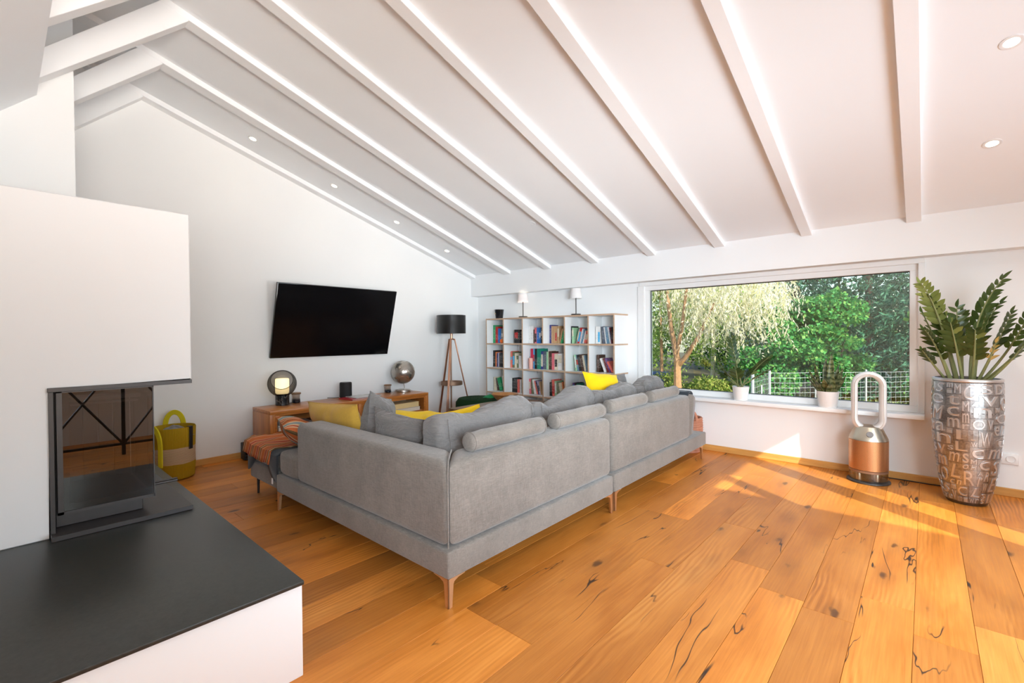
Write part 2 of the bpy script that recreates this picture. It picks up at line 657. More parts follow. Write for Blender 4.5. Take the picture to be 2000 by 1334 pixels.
# ---- recessed downlights
M['lamp_on'] = emit('lit led', (1, .86, .62), 14)
slope_rot = (0, math.atan(SL), 0)
DL = [((1.648, 4.752), 'small lit downlight highest up the narrow ceiling bay beside the gable wall'),
      ((2.456, 4.757), 'small lit downlight second from the top in the ceiling bay beside the gable wall'),
      ((3.25, 4.767), 'small lit downlight third from the top in the ceiling bay beside the gable wall'),
      ((4.03, 4.762), 'small lit downlight nearest the bookshelf corner in the ceiling bay beside the gable wall'),
      ((3.257, -.304), 'large near lit downlight at the top right corner of the ceiling'),
      ((4.036, -.298), 'large near lit downlight above the silver planter, lower of the right pair'),
      ((2.456, -.30), 'added unseen downlight above the camera, third up the near ceiling bay from the window wall'),  # added out of frame to brighten the near floor
      ((1.648, -.30), 'added unseen downlight above the camera, highest up the slope of the near ceiling bay')]  # second added lamp for the near floor, also out of view
for k, ((x, y), lab) in enumerate(DL):
    sp_ = light('downlight_beam', 'SPOT', SPOT_FAR if k < 4 else SPOT_NEAR, (1, .94, .84), (x, y, zc(x) - .03), (0, 0, -1), spot_size=math.radians(120), spot_blend=1.0, shadow_soft_size=.05)
    t = thing('downlight', lab, 'downlight', (x, y, zc(x)), 0, 'recessed downlights in the sloping ceiling')
    t.rotation_euler = slope_rot
    B().lathe([(.042, .004), (.044, -.003), (.037, -.005), (.029, -.003), (.029, .004)], n=28, cap0=False, cap1=False).build('trim_ring', M['white'], t)
    B().lathe([(.0285, .003), (.0285, -.0015)], n=24).build('lens', M['lamp_on'], t)
sm = thing('smoke_detector', 'small flat white ring set in the ceiling bay above the bookshelf', 'detector', (3.839, 3.132, zc(3.839)))
sm.rotation_euler = slope_rot
B().lathe([(.034, .002), (.034, -.004), (.026, -.006), (.024, -.003), (.0, -.003)], n=24, cap0=False, cap1=False).build('ring', M['ceil'], sm)

# ---- wall socket
so = thing('wall_socket', 'white double power socket low on the garden wall behind the silver planter', 'socket', (XW - .0005, -.43, .274))
B().box(-.011, 0, -.075, .075, -.04, .04, .004, 2).build('plate', M['white'], so)
for s_ in (-1, 1):
    B().lathe([(.026, 0), (.026, .004), (.021, .004), (.021, .001), (0, .001)], n=24, M=Matrix.Translation((-.011, s_ * .036, 0)) @ Matrix.Rotation(-PI / 2, 4, 'Y'), cap0=False, cap1=False).build('outlet', M['white'], so)

# ================================================================== FIREPLACE
def slate():
    n = N('honed black hearth stone')
    v = n.coord()
    f = n.noise(v, 60, 4, .7)
    n.base(n.ramp(f, [(.3, (.016, .018, .016)), (.75, (.034, .036, .031))]), n.math('MULTIPLY_ADD', f, .12, .28), 0, .5)
    n.bump(n.noise(v, 400, 2), .06, .001)
    return n.m


M['slate'] = slate()
M['stoveglass'] = thin_glass('smoked stove glass', (.40, .38, .37), 1.6)
M['vermic'] = plain('sooty firebrick', (.085, .085, .088), .9, var=.25, scale=14, bump=.2)
fp = thing('fireplace', 'white rendered corner fireplace with black stone bench and glass stove', 'fireplace', (0, 0, 0))
b = B()
xz_prism(b, [(XL, .3435), (.143, .3435), (.143, .993), (.664, .993), (.664, 1.833), (XL, 1.833)], 2.80, 3.7195, .004)
b.build('hood', M['hood'], fp)
B().box(XL, .712, 1.645, 4.0, 0, .328, .004, 2).build('plinth', M['hood'], fp)
B().box(XL, .7135, 1.632, 4.0, .3282, .3432, .003, 2).build('hearth_slab', M['slate'], fp)
B().box(.141, .662, 2.785, 3.715, .9745, .9925, .001, 1).build('lintel_plate', M['steel'], fp)
B().box(.1435, .160, 2.790, 2.86, .344, .974, .001, 1).build('jamb', M['steel'], fp)
B().box(.1435, .648, 2.738, 3.715, .3445, .3655, .001, 1).build('base_plate', M['steel'], fp)
B().box(.165, .47, 2.87, 3.38, .3657, .425, .002, 1).build('stove_foot', M['steel'], fp)
b = B()
b.box(.162, .5, 3.38, 3.42, .425, .974).box(.162, .172, 2.85, 3.38, .425, .974).box(.172, .5, 2.85, 3.38, .42, .436)
b.box(.172, .5, 2.85, 3.38, .962, .973)
b.build('firebox', M['black'], fp, smooth=False)
for k in range(5):
    B().box(.176 + k * .063, .236 + k * .063, 3.352, 3.378, .438, .955, .003, 1).build('firebrick', M['vermic'], fp)
B().box(.18, .485, 2.90, 3.345, .437, .452, .003, 1).build('fire_grate', M['vermic'], fp)
b = B()                                             # baffle boards under the roof of the firebox
b.box(.19, .49, 3.0, 3.34, .905, .925, .002, 1)
b.build('baffle', plain('pale vermiculite baffle', (.42, .38, .32), .9), fp)
for z0, z1 in ((.925, .941), (.903, .912)):  # two pale bars just behind the stove glass
    B().box(.215, .455, 2.835, 2.875, z0, z1, .002, 1).build('pale_bar', plain('pale steel', (.42, .40, .37), .5, .3) if 'pale steel' not in bpy.data.materials else bpy.data.materials['pale steel'], fp)
dr = B().box(.1835, .503, 2.802, 2.806, .447, .972).build('stove_door', M['stoveglass'], fp, smooth=False)
b = B()
b.box(.168, .1865, 2.797, 2.825, .436, .976).box(.168, .507, 2.797, 2.825, .434, .448).box(.168, .507, 2.797, 2.82, .968, .9735)
b.box(.5025, .5065, 2.797, 2.812, .436, .9735)
b.build('door_frame', M['steel'], dr)
b = B()
b.box(.187, .208, 2.807, 2.811, .449, .968).box(.208, .5, 2.807, 2.811, .449, .474).box(.208, .5, 2.807, 2.811, .952, .968)
b.build('printed_border', M['blackgloss'], dr, smooth=False)
B().tube([(.503, 2.812, .489), (.60, 2.812, .489)], .0055, 10).tube([(.503, 2.818, .4975), (.60, 2.818, .4975)], .004, 8).build('handle', M['steel'], dr)
B().box(.5025, .5055, 2.826, 3.37, .447, .972).build('side_pane', M['stoveglass'], fp, smooth=False)

rl = thing('stair_railing', 'dark steel railing with crossed braces, mirrored in the stove glass', 'railing', (.25, -.62, 0))
for x0 in (0, .62, 1.24):
    B().box(x0 - .015, x0 + .015, -.015, .015, 0, .98, .002, 1).build('post', M['steel'], rl)
B().box(-.03, 1.27, -.022, .022, .9805, 1.01, .003, 1).build('handrail', M['steel'], rl)
B().box(-.015, 1.255, -.010, .010, .10, .125, .002, 1).build('bottom_rail', M['steel'], rl)
for x0 in (.016, .636):
    for z0, z1 in ((.13, .975), (.975, .13)):
        B().tube([(x0, 0, z0), (x0 + .588, 0, z1)], .011, 8).build('brace', M['steel'], rl)

# ================================================================== BASKET beside the stove
def basket_mat():
    n = N('woven cotton rope, mustard and natural')
    tc = n.n('TexCoord')
    sx = n.n('SeparateXYZ')
    n.l(tc.outputs['Object'], sx.inputs[0])
    ang = n.math('ARCTAN2', sx.outputs[1], sx.outputs[0])
    z = sx.outputs[2]
    zz = n.math('ADD', z, n.math('MULTIPLY', n.noise(tc.outputs['Object'], 9, 2), .02))
    mid = n.math('MULTIPLY', n.math('GREATER_THAN', zz, .150), n.math('LESS_THAN', zz, .285))
    rib = n.math('SINE', n.math('MULTIPLY', ang, 95.0))
    lay = n.math('SINE', n.math('MULTIPLY', z, 620.0))
    must = n.ramp(n.math('MULTIPLY_ADD', rib, .25, .5), [(.2, (.34, .195, .008)), (.8, (.47, .30, .012))])
    nat = n.ramp(n.math('MULTIPLY_ADD', lay, .25, .5), [(.2, (.40, .27, .15)), (.8, (.62, .47, .31))])
    n.base(n.mix(mid, must, nat), .9, 0, .15)
    n.bump(n.mix(mid, n.math('MULTIPLY_ADD', rib, .5, .5), n.math('MULTIPLY_ADD', lay, .5, .5)), .5, .004)
    return n.m


bk = thing('storage_basket', 'mustard and natural woven rope basket on the floor beside the stove', 'basket', (1.01, 4.84, 0))
BR_ = .83
B().lathe([(r * BR_, z) for r, z in [(0, .004), (.165, .004), (.178, .015), (.188, .12), (.186, .22), (.190, .33), (.194, .435), (.188, .445), (.182, .435), (.176, .2), (.172, .02), (0, .018)]], n=48, cap0=False, cap1=False).build('body', basket_mat(), bk)
M['ropeyellow'] = plain('yellow rope', (.66, .55, .006), .85, var=.1, scale=90, bump=.3)
for an, zz, s_ in ((1.32, .43, 1.0), (-2.75, .30, 1.35)):
    # broad rope loop, sewn to the wall of the basket
    b = B()
    for k in range(4):
        pts = []
        w, h = .078 - .0085 * k, .128 - .0095 * k
        for i in range(25):
            a = PI * i / 24
            pts.append((0, -w * s_ * math.cos(a), h * s_ * math.sin(a)))
        pts = [(0, pts[0][1], -.12 * s_)] + pts + [(0, pts[-1][1], -.12 * s_)]
        b.tube(pts, .0075, 7)
    b.build('handle', M['ropeyellow'], bk, loc=(.168 * math.cos(an), .168 * math.sin(an), zz), rot=(0, 0, an))
a0 = -.95
B().box(-.002, .003, -.018, .018, -.19, 0, .001, 1).box(-.025, .003, -.018, .018, 0, .004, .001, 1).build('strap', M['black'], bk, loc=(.1655 * math.cos(a0), .1655 * math.sin(a0), .445), rot=(0, .02, a0))


def crumple(seed, w, d, h):
    bb = B()

    def fn(u, v):
        x, y = (u - .5) * w, (v - .5) * d
        r = math.hypot(u - .5, v - .5) * 2
        p = Vector((x * 14 + seed, y * 14, seed * 2))
        return (x + .02 * noise.noise(p), y + .02 * noise.noise(p + Vector((5, 1, 2))), h * max(0, 1 - r ** 2.4) + .05 * abs(noise.noise(p * .9)) * max(0, 1.1 - r))
    return bb.grid(fn, 26, 26)


tag(crumple(3, .25, .25, .07).build('blanket', M['cushion'], loc=(1.01, 4.84, .37)), 'crumpled grey blanket stuffed in the top of the mustard basket', 'blanket')

# small black device by the wall
sb = thing('subwoofer', 'small black perforated box on the floor by the gable skirting', 'speaker', (1.648, 5.0, 0))
B().box(-.05, .05, -.055, .055, .006, .17, .008, 3).build('housing', M['black'], sb)
for k in range(3):
    for j in range(4):
        B().lathe([(.011, 0), (.011, .004), (.007, .001), (0, .001)], n=12, M=Matrix.Translation((-.03 + k * .03, -.055, .035 + j * .034)) @ Matrix.Rotation(PI / 2, 4, 'X'), cap0=False, cap1=False).build('port', M['blackgloss'], sb)
for sx in (-.035, .035):
    B().lathe([(.01, 0), (.01, .008)], n=10, c=(sx, 0, 0)).build('foot', M['black'], sb)

# ================================================================== SOFAS
def softbox(w, d, h, e=5.0, sag=0.0, seed=0.0, wr=.006, n=14, lobes=None, M_=None, wf=9):
    """upholstered block: superellipsoid-ish box, optional sag of the top edge"""
    bm = bmesh.new()
    bmesh.ops.create_cube(bm, size=2)
    bmesh.ops.subdivide_edges(bm, edges=bm.edges[:], cuts=n, use_grid_fill=True)
    for v in bm.verts:
        x, y, z = v.co
        m = (abs(x) ** e + abs(y) ** e + abs(z) ** e) ** (1 / e)
        # keep the faces flat but round the edges
        q = Vector((x / m, y / m, z / m))
        if lobes:
            top = lobes(q.x) * max(0, (q.z + 1) / 2) ** 1.5
        else:
            top = -sag * (1 - q.x * q.x) * max(0, q.z)
        p = Vector((q.x * w / 2, q.y * d / 2, q.z * h / 2 + top))
        nz = noise.noise(Vector((p.x * wf + seed, p.y * wf, p.z * wf + seed))) + .5 * noise.noise(Vector((p.x * wf * 2.3, p.y * wf * 3 + seed, p.z * wf * 2.6)))
        p += q.normalized() * nz * wr
        v.co = p
    if M_ is not None:
        bmesh.ops.transform(bm, matrix=M_, verts=bm.verts[:])
    b = B()
    b.bm.free()
    b.bm = bm
    return b


def pillow(w, h, t, seed=0, pinch=.07, n=26, wr=.012):
    """scatter cushion in its own x/z plane, thickness along y"""
    b = B()
    top, bot = [], []
    for sgn, store in ((1, top), (-1, bot)):
        for i in range(n + 1):
            row = []
            for j in range(n + 1):
                u, v = 2 * i / n - 1, 2 * j / n - 1
                x = w / 2 * u * (1 - pinch * (1 - v * v) * abs(u) ** .5)
                z = h / 2 * v * (1 - pinch * (1 - u * u) * abs(v) ** .5)
                k = max(0, (1 - abs(u) ** 2.6) * (1 - abs(v) ** 2.6)) ** .55
                e = noise.noise(Vector((x * 7 + seed, z * 7, sgn + seed))) + .6 * noise.noise(Vector((x * 17, z * 15 + seed, sgn)))
                y = sgn * (t / 2 * k + wr * e * min(1, k * 2.5))
                row.append((x, y, z))
            store.append(row)
    V = {}

    def vert(side, i, j):
        if i in (0, n) or j in (0, n):
            key = (0, i, j)
        else:
            key = (side, i, j)
        if key not in V:
            p = (top if side > 0 else bot)[i][j]
            if key[0] == 0:
                p = (p[0], 0, p[2])
            V[key] = b.bm.verts.new(p)
        return V[key]
    for side in (1, -1):
        for i in range(n):
            for j in range(n):
                q = [vert(side, i, j), vert(side, i + 1, j), vert(side, i + 1, j + 1), vert(side, i, j + 1)]
                b.bm.faces.new(q if side > 0 else q[::-1])
    return b


def pillow_seam(w, h, pinch, r=.003, n=16):
    pts = []
    for k in range(4 * n):
        s_, i = divmod(k, n)
        f = 2 * i / n - 1
        u, v = ((f, -1), (1, f), (-f, 1), (-1, -f))[s_]
        pts.append((w / 2 * u * (1 - pinch * (1 - v * v) * abs(u) ** .5), 0, h / 2 * v * (1 - pinch * (1 - u * u) * abs(v) ** .5)))
    return B().tube(pts, r, 6, closed=True)


def orient(right, upv):
    x = Vector(right).normalized()
    z = Vector(upv)
    z = (z - x * z.dot(x)).normalized()
    y = z.cross(x)
    return Matrix((x, y, z)).transposed().to_euler()


def cushion(name, label, w, h, t, loc, right, upv, mat, seed, pinch=.07, cat='cushion', group=None, wr=.012):
    t_ = thing(name, label, cat, loc, 0, group)
    t_.rotation_euler = orient(right, upv)
    pillow(w, h, t, seed, pinch, wr=wr).build('cover', mat, t_)
    pillow_seam(w, h, pinch).build('seam', mat, t_)
    return t_


def sofa_leg(parent, x, y, dx, dy):
    """flat angle-iron leg at a base corner, arms running towards dx / dy"""
    b = B()
    for ax in (0, 1):
        s_ = dx if ax == 0 else dy
        pr = [(0, 0), (.022, 0), (.030, .10), (.036, .112), (.06, .122), (.10, .127), (.10, .130), (0, .130)]
        vs = []
        for off in (0, .006):
            for (p, z) in pr:
                if ax == 0:
                    vs.append((x + s_ * p, y + dy * off, z))
                else:
                    vs.append((x + dx * off, y + s_ * p, z))
        n = len(pr)
        V = [b.bm.verts.new(p) for p in vs]
        b.bm.faces.new(V[:n])
        b.bm.faces.new(V[n:][::-1])
        for i in range(n):
            j = (i + 1) % n
            b.bm.faces.new((V[i], V[n + i], V[n + j], V[j]))
    b.build('leg', M['gold'], parent, smooth=False)


SR = .010
so_a = thing('corner_sofa', 'grey corner sofa section with its back to the fireplace and long side to the room', 'sofa', (1.306, 1.556, 0), SR)
LA, WA, BK = 1.465, 1.815, .20
b = B()
b.prism([(0, 0), (LA, 0), (LA, .98), (.98, .98), (.98, WA), (0, WA)], .128, .250, .012, 3)
b.build('base', M['sofa'], so_a)
b = B()
b.prism([(.012, .012), (LA, .012), (LA, BK), (BK + .001, BK)], .252, .640, .038, 4)
b.build('backrest', M['sofa'], so_a)
b = B()
b.prism([(.012, .012), (BK, BK + .001), (BK, 1.525), (.012, 1.525)], .252, .640, .038, 4)
b.build('backrest', M['sofa'], so_a)
# piped seam where the two backs meet
B().tube([(.018, .018, .26), (.018, .018, .585), (.028, .028, .612), (.048, .048, .630), (.08, .08, .6385), (.19, .19, .6385)], .004, 6).build('piping', M['sofa'], so_a)
softbox(LA - BK - .01, .78, .17, 8, 0, 1, .003, 10).build('seat_cushion', M['sofa'], so_a, loc=((LA + BK) / 2, BK + .39, .335))
softbox(.78, WA - .99, .17, 8, 0, 2, .003, 10).build('seat_cushion', M['sofa'], so_a, loc=(BK + .39, .985 + (WA - .99) / 2, .335))
softbox(.19, .285, .165, 6, 0, 4, .003, 8).build('seat_cushion', M['sofa'], so_a, loc=(.105, 1.668, .334))
for (x, y, dx, dy) in ((.004, .004, 1, 1), (LA - .004, .004, -1, 1), (.004, WA - .004, 1, -1), (.976, WA - .004, -1, -1), (LA - .004, .976, -1, -1)):
    sofa_leg(so_a, x, y, dx, dy)

so_b = thing('sofa_section', 'straight grey sofa section nearest the garden window', 'sofa', (2.795, 1.574, 0), .012)
LB = 1.82
B().prism([(0, 0), (LB, 0), (LB, .98), (0, .98)], .128, .250, .012, 3).build('base', M['sofa'], so_b)
B().prism([(.004, .012), (1.44, .012), (1.44, BK), (.004, BK)], .252, .648, .038, 4).build('backrest', M['sofa'], so_b)
softbox(1.55, .77, .17, 8, 0, 3, .003, 10).build('seat_cushion', M['sofa'], so_b, loc=(.78, BK + .39, .335))
b = B()                                             # outward leaning arm
arm = [(1.445, .252), (1.56, .252), (1.64, .56), (1.625, .62), (1.58, .645), (1.53, .635), (1.50, .59)]
xz_prism(b, arm, .03, .93, .022)
b.build('armrest', M['sofa'], so_b, ang=50)
for (x, y, dx, dy) in ((.004, .004, 1, 1), (LB - .08, .004, -1, 1), (.004, .976, 1, -1), (LB - .08, .976, -1, -1)):
    sofa_leg(so_b, x, y, dx, dy)

ot = thing('ottoman', 'low grey footstool module at the fireplace end of the corner sofa', 'ottoman', (1.306, 3.405, 0), SR)
B().prism([(0, 0), (.95, 0), (.95, .50), (0, .50)], .13, .255, .014, 3).build('base', M['sofa'], ot)
softbox(.955, .505, .135, 7, 0, 6, .003, 10).build('seat_cushion', M['sofa'], ot, loc=(.475, .25, .322))
for (x, y) in ((.04, .05), (.04, .45), (.91, .05), (.91, .45)):
    b = B().tube([(x, y, .13), (x, y, .0)], [.011, .008], 10)
    b.build('leg', M['black'], ot)

# bolsters on the back
def bolster(label, p0, p1, r, seed):
    p0, p1 = Vector(p0), Vector(p1)
    L = (p1 - p0).length
    t = thing('bolster', label, 'bolster', p0, 0, 'bolsters along the sofa back')
    d = (p1 - p0).normalized()
    t.rotation_euler = d.to_track_quat('X', 'Z').to_euler()
    b = B()
    prof = [(0, -.006), (r * .6, -.004), (r * .88, .002), (r, .014), (r * 1.01, .05)] + [(r * (1.02 + .012 * math.sin(i * 1.9 + seed)), .05 + (L - .1) * i / 8) for i in range(1, 8)] + [(r * 1.01, L - .05), (r, L - .014), (r * .88, L - .002), (r * .6, L + .004), (0, L + .006)]
    b.lathe(prof, n=36, M=Matrix.Rotation(PI / 2, 4, 'Y'), cap0=False, cap1=False)
    for v in b.bm.verts:
        k = noise.noise(v.co * 9 + Vector((seed, 0, 0)))
        v.co.z *= .965
        v.co += Vector((0, v.co.y, v.co.z)).normalized() * k * .004 if v.co.length > 1e-4 else Vector()
    b.build('cover', M['sofa'], t, ang=60)
    for x in (.014, L - .014):
        B().tube([(x, r * math.cos(a) * 1.0, r * .965 * math.sin(a)) for a in [2 * PI * i / 32 for i in range(32)]], .0032, 6, closed=True).build('piping', M['sofa'], t)
    return t


bolster('grey bolster on the sofa back closest to the fireplace', (1.515, 1.650, .6865), (2.10, 1.660, .6865), .0485, 1)
bolster('grey bolster lying on the sofa back second from the fireplace', (2.215, 1.660, .6865), (2.775, 1.668, .6865), .0485, 2)
bolster('grey bolster third from the fireplace, first on the straight section', (2.875, 1.672, .6945), (3.44, 1.68, .6945), .0485, 3)
bolster('grey bolster on the sofa back closest to the garden window', (3.545, 1.68, .6945), (4.085, 1.69, .6945), .0475, 4)

# big back cushions leaning inside the long back
def back_cushion(label, x0, x1, y, z0, z1, t, lobes, seed, lean=.16, rz=0.0):
    o = thing('back_cushion', label, 'cushion', ((x0 + x1) / 2, y, (z0 + z1) / 2), 0, 'large grey back cushions')
    o.rotation_euler = (-lean, 0, rz)
    w, h = x1 - x0, z1 - z0
    softbox(w, t, h, 5.5, 0, seed, .013, 24, lobes, wf=9).build('cover', M['cushion'], o)
    for s_ in (-1, 1):                              # topstitched edge of the side panels
        pts = []
        for i in range(15):
            z = -h / 2 + .05 + (h - .09) * i / 14
            pts.append((s_ * (w / 2 - .055), -t / 2 - .003, z))
        B().tube(pts, .0022, 5).build('stitching', M['cushion'], o)
    return o


g_ = lambda u, c, w: math.exp(-((u - c) / w) ** 2)
back_cushion('large grey back cushion with a dipped top behind the fireplace-side bolster', 1.495, 2.285, 1.91, .42, .80, .19, lambda u: .026 * g_(u, .74, .28) - .046 * g_(u, -.22, .46) + .008, 1.3)
back_cushion('large creased grey back cushion behind the second bolster', 2.30, 3.06, 1.93, .42, .785, .19, lambda u: .035 * g_(u, .6, .32) - .075 * g_(u, -.48, .26) - .03 * g_(u, -.05, .3) + .006, 2.7)
back_cushion('large creased grey back cushion behind the third bolster', 3.075, 3.76, 1.94, .42, .77, .19, lambda u: .012 * g_(u, .6, .4) - .03 * g_(u, -.2, .5) + .01, 4.1)
back_cushion('large grey back cushion at the window end of the sofa', 3.80, 4.31, 1.94, .42, .785, .18, lambda u: .03 * g_(u, .4, .5) - .05 * g_(u, -.8, .4), 5.9)

# cushions along the short back (fireplace side)
back2 = thing('back_cushion', 'tall grey cushion standing on edge between the mustard cushion and the grey pillow', 'cushion', (1.765, 2.83, .575), 0, 'large grey back cushions')
back2.rotation_euler = orient((.74, .60, -.25), (.22, .16, 1))
pillow(.46, .44, .19, 8, .06).build('cover', M['cushion'], back2)
pillow_seam(.46, .44, .06).build('seam', M['cushion'], back2)
cushion('mustard_cushion', 'mustard yellow linen cushion lying over the fireplace side of the sofa back', .78, .27, .15, (1.62, 3.16, .60), (-.04, -1, .07), (-.25, 0, 1), M['mustard'], 3, .05)
cushion('grey_pillow', 'soft grey pillow in the corner of the sofa, right of the tall grey cushion', .52, .38, .17, (1.61, 2.34, .565), (.0, -1, -.06), (-.14, 0, 1), M['cushion'], 11, .09)
cushion('yellow_pillow', 'bright yellow pillow lying on the sofa seat behind the grey corner pillow', .70, .42, .16, (2.06, 2.98, .515), (.62, -.78, .0), (.62, .55, .26), M['yellow'], 5, .05)
cushion('yellow_pillow', 'bright yellow pillow peeping over the dipped back cushion beside the coffee table', .34, .30, .13, (2.10, 2.33, .562), (.95, -.2, .10), (-.05, .25, .8), M['yellow'], 15, .05)
cushion('yellow_pillow', 'bright yellow pillow on top of the sofa back in front of the bookshelf', .38, .25, .13, (3.65, 2.17, .745), (.90, -.38, -.13), (.14, .45, .75), M['yellow'], 25, .06)
cushion('grey_pillow', 'dark grey pillow leaning behind the far bolsters in front of the white shelf end', .44, .38, .13, (4.06, 2.28, .63), (.97, -.1, -.04), (-.25, .25, 1), M['cushion'], 31, .08)
cushion('grey_pillow', 'grey pillow slumped between the third and fourth bolsters', .36, .30, .14, (3.80, 2.11, .655), (.9, -.3, -.4), (.3, .3, .9), M['cushion'], 41, .08)

# striped throw, striped cushion, denim throw on the footstool
def stripes(name, cols, freq, axis=0, wob=.02):
    n = N(name)
    tc = n.n('TexCoord')
    sx = n.n('SeparateXYZ')
    n.l(tc.outputs['Object'], sx.inputs[0])
    w = n.math('MULTIPLY', n.math('SUBTRACT', n.noise(tc.outputs['Object'], 4, 1), .5), wob)
    f = n.math('FRACT', n.math('MULTIPLY', n.math('ADD', sx.outputs[axis], w), freq))
    x = n.n('ValToRGB')
    x.color_ramp.interpolation = 'CONSTANT'
    e = x.color_ramp.elements
    while len(e) < len(cols):
        e.new(.5)
    for i, (p, c) in enumerate(cols):
        e[i].position = p
        e[i].color = C(c)
    n.l(f, x.inputs[0])
    n.base(x.outputs[0], .95, 0, .1)
    n.bump(n.noise(tc.outputs['Object'], 260, 2), .25, .003)
    return n.m


o_, c_, k_, b_, r_ = (.55, .15, .05), (.66, .45, .27), (.13, .085, .04), (.24, .30, .30), (.44, .085, .045)
M['stripe1'] = stripes('orange striped cotton throw', [(0, o_), (.16, c_), (.20, o_), (.30, k_), (.36, c_), (.42, k_), (.47, o_), (.60, c_), (.64, r_), (.80, c_), (.83, o_)], 6.5, 1)
M['stripe2'] = stripes('orange blue striped cotton', [(0, o_), (.12, c_), (.18, r_), (.26, c_), (.34, b_), (.52, c_), (.60, o_), (.72, k_), (.76, o_), (.88, c_), (.93, k_)], 4.2, 0)


def drape(poly_fn, nu, nv):
    return B().grid(poly_fn, nu, nv)


def denim_fn(u, v):
    # u across the stool towards the fireplace side, v along it
    x = 1.262 + .9 * u
    y = 3.36 + v * .56
    z = .397
    dpt = 0
    if x < 1.312:
        x = 1.295 - .012 * math.sin(v * 9)
        dpt = (1.312 - (1.262 + .9 * u)) * (2.6 + 1.6 * math.cos(2 * PI * v))
    return (x, y, z - dpt + .006 * noise.noise(Vector((u * 6, v * 6, 1))))


dn = drape(denim_fn, 40, 24).build('throw', M['denim'])
tag(dn, 'charcoal denim throw spread over the footstool beneath the orange striped throw', 'throw')
B().box(-.003, 0, -.011, .011, -.04, 0).build('care_label', M['white'], dn, loc=(1.268, 3.385, .225))
dn.modifiers.new('t', 'SOLIDIFY').thickness = .006


def throw_fn(u, v):
    x0 = 1.235 + .80 * u
    y = 3.42 + .50 * v + .02 * math.sin(u * 7)
    z = .412 + .02 * noise.noise(Vector((u * 5, v * 5, 3))) + .035 * max(0, v - .35) * (1 - u)
    if x0 < 1.30:
        z -= (1.30 - x0) * 1.5
        x0 = 1.275 + (x0 - 1.30) * .35
    if v < .12:
        z -= 0
    z += .006 * math.sin(u * 60) * (1 if v > .97 else 0)
    return (x0, y, z)


tw = drape(throw_fn, 44, 26).build('throw', M['stripe1'])
tw.modifiers.new('t', 'SOLIDIFY').thickness = .008
tag(tw, 'orange striped fringed throw on top of the footstool, below the console end', 'throw')
cushion('striped_cushion', 'round-edged orange and blue striped cushion lying on the footstool by the sofa back', .50, .42, .16, (1.52, 3.40, .49), (.25, 1, .05), (-.95, .1, .55), M['stripe2'], 51, .05)
pb = N('pebble print fabric')
vv = pb.n('TexVoronoi')
vv.inputs['Scale'].default_value = 26
pb.l(pb.coord(), vv.inputs['Vector'])
pb.base(pb.mix(pb.ramp(vv.outputs['Distance'], [(.42, 1), (.5, 0)]), (.10, .07, .05), pb.mix(.5, vv.outputs['Color'], (.62, .52, .40))), .9)
cushion('pebble_cushion', 'small cream pebble-print cushion half hidden behind the mustard cushion', .36, .26, .13, (1.80, 3.52, .535), (-.1, -1, .05), (-.5, 0, 1), pb.m, 61, .04)

# dark throw hanging over the window-side arm
def arm_fn(u, v):
    pr = [(4.285, .55), (4.30, .60), (4.335, .648), (4.385, .658), (4.43, .632), (4.447, .57), (4.44, .45), (4.425, .33)]
    s_ = u * (len(pr) - 1)
    i = min(int(s_), len(pr) - 2)
    f = s_ - i
    x = pr[i][0] * (1 - f) + pr[i + 1][0] * f
    z = pr[i][1] * (1 - f) + pr[i + 1][1] * f
    return (x + .012 + .006 * noise.noise(Vector((u * 4, v * 8, 0))), 1.66 + .72 * v, z + .010)


at_ = B().grid(arm_fn, 42, 16).build('throw', M['denim'])
at_.modifiers.new('t', 'SOLIDIFY').thickness = .008
tag(at_, 'dark charcoal throw hanging over the sofa arm at the window end', 'throw')

# coral rope basket behind the sofa arm
M['coral'] = plain('coral cotton rope', (.50, .215, .13), .9, var=.3, scale=60, bump=.5)
rb = thing('rope_basket', 'coral rope basket with a looped handle behind the window end of the sofa', 'basket', (4.76, 1.83, 0))
b = B()
for k in range(15):
    r = .11 + .025 * math.sin(k / 14 * PI * .7)
    b.tube([(r * math.cos(a), r * math.sin(a), .014 + k * .0235) for a in [2 * PI * i / 22 for i in range(22)]], .0135, 6, closed=True)
b.build('body', M['coral'], rb)
for s_ in (-1, 1):
    for dd in (0, .02):
        B().tube([(-.13 + s_ * dd * .5, s_ * .085 + .055 * math.cos(a), .345 + .095 * math.sin(a)) for a in [PI * i / 14 for i in range(15)]], .011, 7).build('handle', M['coral'], rb)

# ================================================================== CONSOLE AND WHAT STANDS ON IT
CZ = .51
co = thing('media_console', 'low reddish wooden open media console under the television', 'console', (1.705, 4.585, 0), .0105)
CW, CD = 1.87, .43
B().box(0, CW, 0, CD, CZ - .035, CZ, .003, 2).build('top', M['console'], co)
B().box(0, CW, 0, CD, .04, .075, .003, 2).build('bottom', M['console'], co)
for x0, nm in ((0, 'side_panel'), (CW - .045, 'side_panel'), (CW / 2 - .018, 'divider')):
    B().box(x0, x0 + (.045 if nm == 'side_panel' else .036), .0, CD, .0755, CZ - .0355, .003, 2).build(nm, wood('sheesham side', (.33, .10, .018), (.66, .255, .055), .8, .28, 2) if 'sheesham side' not in bpy.data.materials else bpy.data.materials['sheesham side'], co)
B().box(.0455, CW - .0455, CD - .014, CD - .004, .0755, CZ - .0355).build('back_panel', M['console'], co)
b = B()
for x0, x1 in ((.046, CW / 2 - .0185), (CW / 2 + .0185, CW - .0455)):
    b = B()
    b.box(x0, x1, .004, .022, CZ - .058, CZ - .036, .002, 1).box(x0, x0 + .02, .004, .022, .0755, CZ - .0585, .002, 1).box(x1 - .02, x1, .004, .022, .0755, CZ - .0585, .002, 1)
    b.build('face_frame', M['console'], co)
    B().box(x0, x1, .03, CD - .015, .285, .303, .001, 1).build('shelf', M['console'], co)
